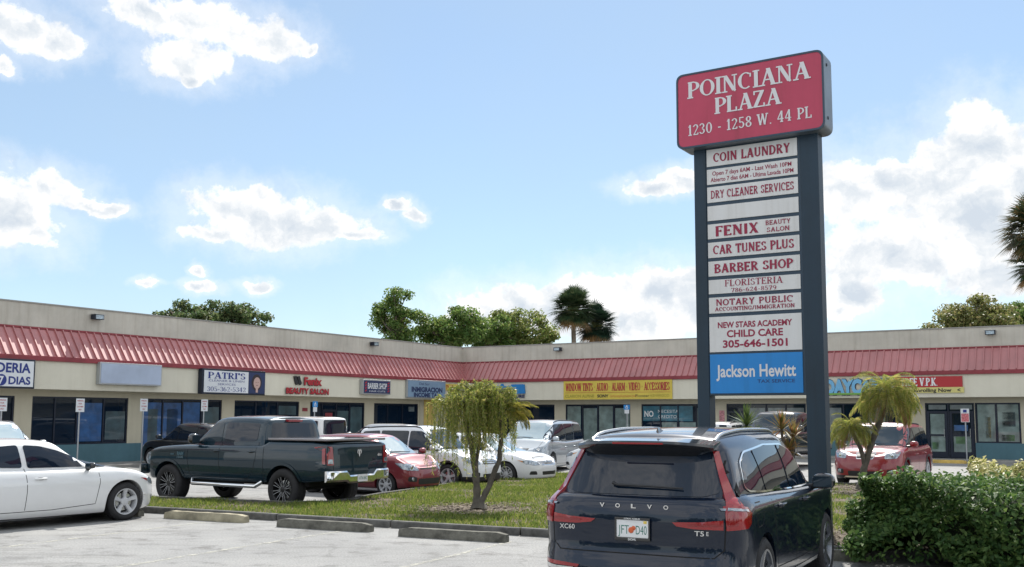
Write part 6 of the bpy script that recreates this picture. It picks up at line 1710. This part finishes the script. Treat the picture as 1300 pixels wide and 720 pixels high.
# hedge: leaves through an uneven volume
def hedge(name, ctr, ang, hx, hy, H, n, label, m, seed, lsz=(.045, .085), cat='hedge', bumpy=.13, inner=True):
    r = np.random.default_rng(seed); e = empty(name, (ctr[0], ctr[1], KT-.03), ang); tag(e, label, cat)
    k = n
    u = r.normal(size=(k, 3)); u[:, 2] = np.abs(u[:, 2])*1.0; u /= np.linalg.norm(u, axis=1, keepdims=True)
    ex = .78
    s = np.sign(u)*np.abs(u)**ex; s /= np.max(np.abs(s), axis=1, keepdims=True)**.8
    P = s*np.array([hx, hy, H]); 
    b1 = vnoise(P[:, :2]*1.0+P[:, 2:3]*.7+20, 1.6, seed+1)-.5; b2 = vnoise(P[:, [0, 2]]+30, 4.0, seed+2)-.5
    depth = r.random(k)**2.2*.22; out_ = r.random(k) < .10; depth[out_] = -r.random(int(out_.sum()))**1.5*.11*(.4+1.2*vnoise(P[out_][:, :2], 2.2, seed+9))
    f = 1 + b1*bumpy*2.2 + b2*bumpy*1.0
    nrm = s*np.array([1/hx, 1/hy, 1/H]); nrm /= np.linalg.norm(nrm, axis=1, keepdims=True)
    P = P*f[:, None].clip(.7, 1.3) - nrm*depth[:, None]
    P[:, 2] = np.maximum(P[:, 2], .03)
    P[:, 2] += (vnoise(P[:, :2]+50, 1.1, seed+5)-.5)*.12*(P[:, 2]/H)
    nr = nrm + r.normal(0, .65, (k, 3)); nr[:, 2] += .25; nr /= np.linalg.norm(nr, axis=1, keepdims=True)
    L = r.uniform(*lsz, k); V = leaves_quads(P, nr, L, L*r.uniform(.42, .6, k), r)
    mesh_leaves('foliage', V, m, e)
    # twigs sticking out of the top
    mb = MB()
    for i in range(int(hx*26)):
        x, y = r.uniform(-hx*.95, hx*.95), r.uniform(-hy*.85, hy*.85)
        mb.tube([(x*.9, y*.6, .05), (x, y, H*.8)], [.014, .005], 4)
    mb.build('stems', barkm, e)
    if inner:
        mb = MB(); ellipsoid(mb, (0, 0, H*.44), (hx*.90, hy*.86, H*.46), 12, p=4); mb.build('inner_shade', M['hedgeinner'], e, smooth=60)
    return e
M['hedgeinner'] = mat('hedge_inner_shade', (.02, .03, .012), 1.0, noise=(20, .6), bump=1.0, bscale=30)  # dark core colour stands in for the shade deep in the foliage
HC = nkp(18.35, -.05)
hang = math.atan2(ND.y, ND.x)
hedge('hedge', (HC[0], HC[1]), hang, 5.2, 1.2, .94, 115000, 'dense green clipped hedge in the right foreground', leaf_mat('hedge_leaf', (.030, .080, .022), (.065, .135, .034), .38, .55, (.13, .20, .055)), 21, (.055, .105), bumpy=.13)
hc2 = nkp(15.9, 3.4)
hedge('shrub', (hc2[0], hc2[1]), hang, 1.6, .7, .98, 13000, 'variegated yellow-white shrub behind the green hedge', leaf_mat('shrub_leaf', (.10, .13, .03), (.42, .42, .16), .35, .4, (.62, .58, .36)), 33, (.06, .12), 'shrub', .2)

# ------------------------------------------------------------------ trees beyond the roof
def tree(name, loc, H, crown, label, m, seed, n=9000, leaf=(.20, .40), group='trees beyond the shopping strip', trunk_r=.28, clumps=26, gap=.55, tall=None):
    """crown = (rx, ry, rz, zc); clumps of leaves on limbs"""
    r = np.random.default_rng(seed); e = empty(name, (loc[0], loc[1], 0)); tag(e, label, 'tree', group)
    rx, ry, rz, zc = crown
    C0 = []
    for i in range(clumps):
        d = r.normal(size=3); d /= np.linalg.norm(d); q = r.random()**.33
        C0.append([d[0]*rx*q*.82, d[1]*ry*q*.82, zc + d[2]*rz*q*.80])
    C0 = np.array(C0)
    mb = MB(); mb.tube([(0, 0, -.2), (r.uniform(-.2, .2), 0, H*.25), (0, r.uniform(-.3, .3), max(zc-rz*.6, H*.35)), (0, 0, zc)], [trunk_r*1.3, trunk_r, trunk_r*.8, trunk_r*.3], 10)
    mb.build('trunk', barkm, e, smooth=60)
    lb_ = MB()
    for c in C0:
        s0 = np.array([0, 0, max(zc-rz*.7, H*.3)+r.uniform(0, rz*.5)]); mid = (s0+c)/2+r.normal(0, .25, 3)
        lb_.tube([tuple(s0), tuple(mid), tuple(c)], [trunk_r*.35, trunk_r*.2, .03], 6)
    lb_.build('limbs', barkm, e, smooth=60)
    per = n//clumps; V = []
    for c in C0:
        s = r.uniform(.30, .50)*(rx*.5+rz*.5)*gap*1.5
        d = r.normal(size=(per, 3)); d /= np.linalg.norm(d, axis=1, keepdims=True)
        P = c + d*(r.random(per)**.6*s*1.12)[:, None]*np.array([1.15, 1.15, .75])
        nr = d + r.normal(0, .7, (per, 3)) + np.array([0, 0, .5]); nr /= np.linalg.norm(nr, axis=1, keepdims=True)
        L = r.uniform(*leaf, per); V.append(leaves_quads(P, nr, L, L*.55, r))
    mesh_leaves('crown', np.concatenate(V), m, e)
    return e
def at(px, Z): return ((px-650)/1284*Z, Z)
dkl = leaf_mat('tree_leaf_dark', (.045, .090, .035), (.090, .14, .05), .5, .45, (.15, .16, .07)); mdl = leaf_mat('tree_leaf_mid', (.06, .13, .03), (.11, .19, .045), .5, .5, (.19, .23, .07)); ltl = leaf_mat('tree_leaf_light', (.09, .15, .035), (.16, .21, .055), .5, .5, (.25, .25, .09))
def zz(py, Z): return 1.85 + (529-py)/1284*Z
x, y = at(240, 62); tree('broadleaf_tree', (x, y), 8, (2.5, 2.2, 1.55, zz(406, 62)), 'dark tree above the left wing roof, the left of two', dkl, 41, 7000, (.16, .3), clumps=34, gap=.40)
x, y = at(300, 64); tree('broadleaf_tree', (x, y), 8, (2.6, 2.0, 1.2, zz(410, 64)), 'low dark tree above the left wing roof, the right of two', dkl, 42, 6000, (.16, .3), clumps=30, gap=.42)
x, y = at(503, 78); tree('tall_tree', (x, y), 10, (2.2, 1.9, 3.1, zz(406, 78)), 'tallest airy tree above the end of the left wing', mdl, 43, 7500, (.16, .3), clumps=38, gap=.36)
x, y = at(570, 80); tree('broadleaf_tree', (x, y), 9, (3.2, 2.6, 2.3, zz(420, 80)), 'mid-green rounded tree above the inner corner of the strip', mdl, 44, 10000, (.18, .34), clumps=34, gap=.45)
x, y = at(622, 84); tree('broadleaf_tree', (x, y), 8, (2.6, 2.2, 1.9, zz(424, 84)), 'small bushy tree between the rounded tree and the pale tree', mdl, 47, 5500, (.18, .34), clumps=22, gap=.45)
x, y = at(660, 86); tree('broadleaf_tree', (x, y), 9, (4.6, 3.0, 2.4, zz(426, 86)), 'pale green spreading tree left of the fan palms', ltl, 45, 12000, (.18, .34), clumps=48, gap=.36)
x, y = at(1232, 66); tree('broadleaf_tree', (x, y), 9, (4.0, 3.2, 2.0, zz(408, 66)), 'broad yellow-green tree above the right wing roof', leaf_mat('tree_leaf_olive', (.08, .11, .03), (.16, .18, .055), .45, .45, (.26, .22, .10)), 46, 15000, (.15, .28), clumps=50, gap=.38)
x, y = at(1305, 70); tree('broadleaf_tree', (x, y), 9, (2.5, 2.2, 1.7, zz(405, 70)), 'olive tree half cut off at the right edge above the roof', mdl, 48, 6000, (.15, .28), clumps=18, gap=.55)
def fan_palm(loc, zc, R, label, seed, m, n=130, H=None, skirt=True):
    r = np.random.default_rng(seed); e = empty('fan_palm', (loc[0], loc[1], 0)); tag(e, label, 'palm tree', 'fan palms beyond the shopping strip')
    mb = MB(); mb.tube([(0, 0, -.2), (.1, 0, zc*.5), (0, 0, zc-.1*R)], [.24, .20, .19], 10); mb.build('trunk', barkm, e, smooth=60)
    P = []; D = []; st = MB()
    for i in range(n):
        u = (i+.5)/n; el = math.radians(88-140*u); az = i*2.4+r.uniform(-.3, .3)
        d = np.array([math.cos(az)*math.cos(el), math.sin(az)*math.cos(el), math.sin(el)]); c = np.array([0, 0, zc]); hub = c + d*R*(r.uniform(.30, .62) - .12*(el > 1.0)*r.random() + .10*(el > 1.25))
        st.tube([tuple(c), tuple(hub)], [.035, .015], 4)
        sd = np.cross(d, [0, 0, 1.0]); sd /= np.linalg.norm(sd)+1e-6; upv = np.cross(sd, d)
        k = 17
        for j in range(k):
            a = math.radians(-80+160*j/(k-1)); dv = d*math.cos(a)+sd*math.sin(a); l = R*.55*(.6+.4*math.cos(a))*r.uniform(.85, 1.1)
            w = (np.cross(dv, upv)); w = w/np.linalg.norm(w)*R*.022
            e_ = hub+dv*l+np.array([0, 0, -.16*l]); m_ = hub+dv*l*.55
            (P if u < .94 else D).append([hub-w*.4, m_-w, m_+w, hub+w*.4]); (P if u < .94 else D).append([m_-w, e_-w*.1, e_+w*.1, m_+w])
    mesh_leaves('crown', np.array(P).reshape(-1, 3), m, e)
    if D: mesh_leaves('dead_fronds', np.array(D).reshape(-1, 3), M['deadleaf'], e)
    st.build('frond_stems', M['stemgreen'], e)
fpm = leaf_mat('fan_leaf', (.022, .050, .024), (.045, .080, .035), .2, .4, (.09, .11, .05))
x, y = at(728, 82); fan_palm((x, y), zz(393, 82), 2.12, 'taller fan palm above the roof, left of the pair', 51, fpm)
x, y = at(757, 84); fan_palm((x, y), zz(414, 84), 2.0, 'shorter darker fan palm leaning out from behind the taller one', 52, leaf_mat('fan_leaf_dark', (.012, .032, .022), (.028, .055, .032), .15, .4))
x, y = at(1328, 52); fan_palm((x, y), zz(288, 52), 2.1, 'big fan palm cut off by the right edge of the photo', 53, leaf_mat('fan_leaf_olive', (.030, .050, .024), (.06, .08, .035), .2, .4, (.22, .14, .06)), n=110)
x, y = at(1326, 52.5); fan_palm((x, y), zz(333, 52), 1.7, 'lower fan palm crown at the right edge beneath the big one', 54, fpm, n=85)

# unseen tree row added behind the camera to darken reflections in paint and glass
def added_tree_row():
    r = np.random.default_rng(77); V = []
    n = 46
    for i in range(n):
        x = -75 + 150*i/(n-1) + r.uniform(-1, 1); y = -34 + r.uniform(-3, 3) - abs(x)*.0; h = r.uniform(4.5, 8.0)
        k = 260
        d = r.normal(size=(k, 3)); d /= np.linalg.norm(d, axis=1, keepdims=True)
        P = np.array([x, y, h*.55]) + d*(r.random(k)**.4)[:, None]*np.array([2.6, 2.0, h*.55]); P[:, 2] = np.maximum(P[:, 2], .1)
        L = r.uniform(.7, 1.3, k); V.append(leaves_quads(P, d, L, L*.7, r))
    return np.concatenate(V)
o = mesh_leaves('added_tree_row', added_tree_row(), dkl); tag(o, kind='stuff')

# ------------------------------------------------------------------ daylight
EL = math.radians(47.5); SAZ = math.radians(15)     # sun ahead of the camera, a little to the right
w = bpy.data.worlds.new('World'); scene.world = w; w.use_nodes = True
nt = w.node_tree; bg = nt.nodes['Background']; 
sky = nt.nodes.new('ShaderNodeTexSky'); sky.sky_type = 'NISHITA'; sky.sun_disc = False; sky.sun_elevation = EL; sky.sun_rotation = SAZ
sky.altitude = 0; sky.air_density = 1.0; sky.dust_density = 0.12; sky.ozone_density = 3.0
CL = [(-0.4673, 0.3353, 0.046, 0.0183), (-0.4309, 0.3308, 0.0235, 0.0134), (-0.4963, 0.3403, 0.0382, 0.0257), (-0.4817, 0.305, 0.014, 0.0066), (-0.313, 0.3644, 0.0708, 0.022), (-0.3153, 0.3277, 0.0442, 0.0196), (-0.2529, 0.3514, 0.0473, 0.0183), (-0.3601, 0.3677, 0.0431, 0.0135), (-0.3182, 0.3097, 0.016, 0.0071), (-0.2055, 0.3501, 0.0124, 0.0072), (-0.469, 0.1818, 0.0483, 0.0344), (-0.4313, 0.2028, 0.0278, 0.0196), (-0.3961, 0.1903, 0.0286, 0.0064), (-0.4487, 0.1591, 0.0194, 0.0098), (-0.2368, 0.1887, 0.0721, 0.0255), (-0.2705, 0.1975, 0.0431, 0.0223), (-0.2931, 0.1731, 0.0277, 0.0089), (-0.1953, 0.186, 0.0537, 0.0167), (-0.1568, 0.1767, 0.0325, 0.0069), (-0.245, 0.2123, 0.0195, 0.0112), (-0.1162, 0.2077, 0.0172, 0.0061), (-0.0949, 0.1983, 0.0126, 0.0084), (-0.3495, 0.1237, 0.0118, 0.0037), (-0.3029, 0.1213, 0.0158, 0.0059), (-0.3034, 0.1362, 0.0072, 0.0059), (-0.2499, 0.1264, 0.0163, 0.006), (0.0391, 0.1063, 0.1009, 0.0265), (0.0899, 0.1248, 0.0542, 0.0232), (0.144, 0.1165, 0.0457, 0.0308), (-0.0039, 0.1016, 0.0469, 0.0156), (-0.0391, 0.096, 0.0352, 0.0093), (0.1595, 0.1285, 0.038, 0.02), (0.1168, 0.092, 0.1063, 0.0232), (0.1492, 0.2252, 0.037, 0.0091), (0.174, 0.2319, 0.0261, 0.0121), (0.4421, 0.2428, 0.0396, 0.0425), (0.4046, 0.2184, 0.0409, 0.0387), (0.3637, 0.2218, 0.0274, 0.0258), (0.3281, 0.2099, 0.0434, 0.0363), (0.433, 0.1807, 0.0753, 0.0559), (0.3683, 0.1528, 0.0796, 0.0362), (0.4761, 0.2117, 0.0369, 0.0543), (0.3323, 0.1141, 0.0414, 0.0162), (0.3107, 0.1022, 0.0212, 0.0104), (0.4534, 0.1265, 0.0615, 0.0238)]
tc = N(nt, 'ShaderNodeTexCoord'); sp = N(nt, 'ShaderNodeSeparateXYZ'); nt.links.new(tc.outputs['Generated'], sp.inputs[0])
at2 = N(nt, 'ShaderNodeMath', operation='ARCTAN2'); nt.links.new(sp.outputs['X'], at2.inputs[0]); nt.links.new(sp.outputs['Y'], at2.inputs[1])
asn = N(nt, 'ShaderNodeMath', operation='ARCSINE'); nt.links.new(sp.outputs['Z'], asn.inputs[0])
cx = N(nt, 'ShaderNodeCombineXYZ'); nt.links.new(at2.outputs[0], cx.inputs[0]); nt.links.new(asn.outputs[0], cx.inputs[1])
def wnoise(scale, det, rough, src, lac=2.0):
    n = N(nt, 'ShaderNodeTexNoise', i_Scale=scale, i_Detail=det, i_Roughness=rough, i_Lacunarity=lac); nt.links.new(src, n.inputs['Vector']); return n
wn = wnoise(20, 7, .62, cx.outputs[0])
w1 = N(nt, 'ShaderNodeVectorMath', operation='SUBTRACT'); w1.inputs[1].default_value = (.5, .5, .5); nt.links.new(wn.outputs['Color'], w1.inputs[0])
w2 = N(nt, 'ShaderNodeVectorMath', operation='MULTIPLY'); w2.inputs[1].default_value = (.058, .034, 0); nt.links.new(w1.outputs[0], w2.inputs[0])
w3 = N(nt, 'ShaderNodeVectorMath', operation='ADD'); nt.links.new(w2.outputs[0], w3.inputs[0]); nt.links.new(cx.outputs[0], w3.inputs[1])
def M2(op, a, b=None, c=None):
    n = N(nt, 'ShaderNodeMath', operation=op)
    for i, v in enumerate((a, b, c)):
        if v is None: continue
        if isinstance(v, (int, float)): n.inputs[i].default_value = v
        else: nt.links.new(v, n.inputs[i])
    return n.outputs[0]
acc = None
for (a, e_, ra, re) in CL:
    s1 = N(nt, 'ShaderNodeVectorMath', operation='SUBTRACT'); nt.links.new(w3.outputs[0], s1.inputs[0]); s1.inputs[1].default_value = (a, e_, 0)
    s2 = N(nt, 'ShaderNodeVectorMath', operation='MULTIPLY'); nt.links.new(s1.outputs[0], s2.inputs[0]); s2.inputs[1].default_value = (1/ra, 1/re, 0)
    s3 = N(nt, 'ShaderNodeVectorMath', operation='LENGTH'); nt.links.new(s2.outputs[0], s3.inputs[0])
    acc = s3.outputs['Value'] if acc is None else M2('SMOOTH_MIN', acc, s3.outputs['Value'], .30)
# unseen clouds added elsewhere in the sky: soft fill for shaded walls, and reflections
big = wnoise(2.6, 7, .6, tc.outputs['Generated'])
away = N(nt, 'ShaderNodeMapRange'); away.inputs['From Min'].default_value = .62; away.inputs['From Max'].default_value = .80; nt.links.new(M2('ABSOLUTE', at2.outputs[0]), away.inputs['Value'])
high = N(nt, 'ShaderNodeMapRange'); high.inputs['From Min'].default_value = .42; high.inputs['From Max'].default_value = .55; nt.links.new(asn.outputs[0], high.inputs['Value'])
oth = M2('MAXIMUM', away.outputs['Result'], high.outputs['Result'])
d_o = M2('MULTIPLY', M2('SUBTRACT', big.outputs['Fac'], .44), 7.0)
n1 = wnoise(26, 10, .68, cx.outputs[0]); n2 = wnoise(11, 6, .6, w3.outputs[0])
dens = M2('ADD', M2('MULTIPLY', M2('SUBTRACT', 1.16, acc), 1.7), M2('MULTIPLY', M2('SUBTRACT', n1.outputs['Fac'], .5), 2.8))
dens = M2('ADD', dens, M2('MULTIPLY', M2('SUBTRACT', n2.outputs['Fac'], .5), 1.2))
hor = N(nt, 'ShaderNodeMapRange'); hor.inputs['From Min'].default_value = -.02; hor.inputs['From Max'].default_value = .03; nt.links.new(asn.outputs[0], hor.inputs['Value'])
d2 = M2('ADD', M2('MULTIPLY', dens, M2('SUBTRACT', 1.0, oth)), M2('MULTIPLY', d_o, oth))
al = N(nt, 'ShaderNodeMapRange', interpolation_type='SMOOTHSTEP'); al.inputs['From Min'].default_value = .0; al.inputs['From Max'].default_value = .78; nt.links.new(d2, al.inputs['Value'])
halo = N(nt, 'ShaderNodeMapRange', interpolation_type='SMOOTHSTEP'); halo.inputs['From Min'].default_value = -1.5; halo.inputs['From Max'].default_value = .4; halo.inputs['To Max'].default_value = .30; nt.links.new(d2, halo.inputs['Value'])
alpha = M2('MULTIPLY', M2('MAXIMUM', al.outputs['Result'], halo.outputs['Result']), hor.outputs['Result'])
# thick middles turn grey-blue, lumps by noise, bright rims
sh = N(nt, 'ShaderNodeMapRange', interpolation_type='SMOOTHSTEP'); sh.inputs['From Min'].default_value = .1; sh.inputs['From Max'].default_value = 2.2
n3 = wnoise(12, 5, .5, w3.outputs[0]); nt.links.new(M2('ADD', d2, M2('MULTIPLY', M2('SUBTRACT', n3.outputs['Fac'], .5), 3.0)), sh.inputs['Value'])
# relief: brighter where the cloud thins towards the sun
up_ = N(nt, 'ShaderNodeVectorMath', operation='ADD'); up_.inputs[1].default_value = (.006, .012, 0); nt.links.new(w3.outputs[0], up_.inputs[0])
r_a = wnoise(24, 7, .58, w3.outputs[0]); r_b = wnoise(24, 7, .58, up_.outputs[0])
relief = M2('MULTIPLY', M2('SUBTRACT', r_b.outputs['Fac'], r_a.outputs['Fac']), 2.6)
cc = ramp(nt, [(0, (.92, .92, .92)), (.28, (.80, .81, .82)), (.60, (.66, .70, .74)), (1, (.54, .60, .67))]); nt.links.new(M2('ADD', M2('MULTIPLY', sh.outputs['Result'], .75), relief), cc.inputs['Fac'])
CB = 8.0
cv = N(nt, 'ShaderNodeVectorMath', operation='SCALE'); nt.links.new(M2('ADD', CB, M2('MULTIPLY', oth, 2.0)), cv.inputs['Scale']); nt.links.new(cc.outputs['Color'], cv.inputs[0])
# hazy veil low down and thin high cirrus
n4 = wnoise(3.0, 6, .55, cx.outputs[0]); veil = N(nt, 'ShaderNodeMapRange'); veil.inputs['From Min'].default_value = .42; veil.inputs['From Max'].default_value = .75; veil.inputs['To Min'].default_value = .45; veil.inputs['To Max'].default_value = .62; nt.links.new(n4.outputs['Fac'], veil.inputs['Value'])
mv = N(nt, 'ShaderNodeMix', data_type='RGBA'); nt.links.new(veil.outputs['Result'], mv.inputs['Factor']); nt.links.new(sky.outputs[0], mv.inputs['A']); mv.inputs['B'].default_value = (3.4, 4.42, 5.25, 1)
mx = N(nt, 'ShaderNodeMix', data_type='RGBA'); nt.links.new(alpha, mx.inputs['Factor']); nt.links.new(mv.outputs['Result'], mx.inputs['A']); nt.links.new(cv.outputs[0], mx.inputs['B'])
nt.links.new(mx.outputs['Result'], bg.inputs['Color']); bg.inputs['Strength'].default_value = .098
sun = bpy.data.lights.new('sun', 'SUN'); sun.energy = 3.6; sun.angle = math.radians(.53); sun.color = (1.0, .955, .88)
so = bpy.data.objects.new('sun', sun); COL.objects.link(so)
sd = Vector((math.sin(SAZ)*math.cos(EL), math.cos(SAZ)*math.cos(EL), math.sin(EL)))
so.rotation_euler = sd.to_track_quat('Z', 'Y').to_euler(); so.location = sd*60

# ------------------------------------------------------------------ camera
cd = bpy.data.cameras.new('camera'); cam = bpy.data.objects.new('camera', cd); COL.objects.link(cam); scene.camera = cam
F_, CY, PITCH, ROLL = 1284.0, 397.0, .1024, .0033
cd.sensor_fit = 'HORIZONTAL'; cd.sensor_width = 36; cd.lens = F_/1300*36; cd.shift_y = (CY-360)/1300; cd.clip_end = 3000; cd.clip_start = .1
cam.location = (0, 0, 1.85)
cam.matrix_world = Matrix.Translation((0, 0, 1.85)) @ Matrix.Rotation(PI/2+PITCH, 4, 'X') @ Matrix.Rotation(ROLL, 4, 'Z')
scene.view_settings.view_transform = 'Standard'; scene.view_settings.look = 'None'; scene.view_settings.gamma = 1; scene.view_settings.exposure = .68; scene.view_settings.use_curve_mapping = False
scene.render.resolution_x = 1024; scene.render.resolution_y = 567
scene.cycles.max_bounces = 6; scene.cycles.diffuse_bounces = 3; scene.cycles.glossy_bounces = 4; scene.cycles.transmission_bounces = 4; scene.cycles.transparent_max_bounces = 6
scene.cycles.sample_clamp_indirect = 6
try: scene.cycles.use_denoising = True
except Exception: pass
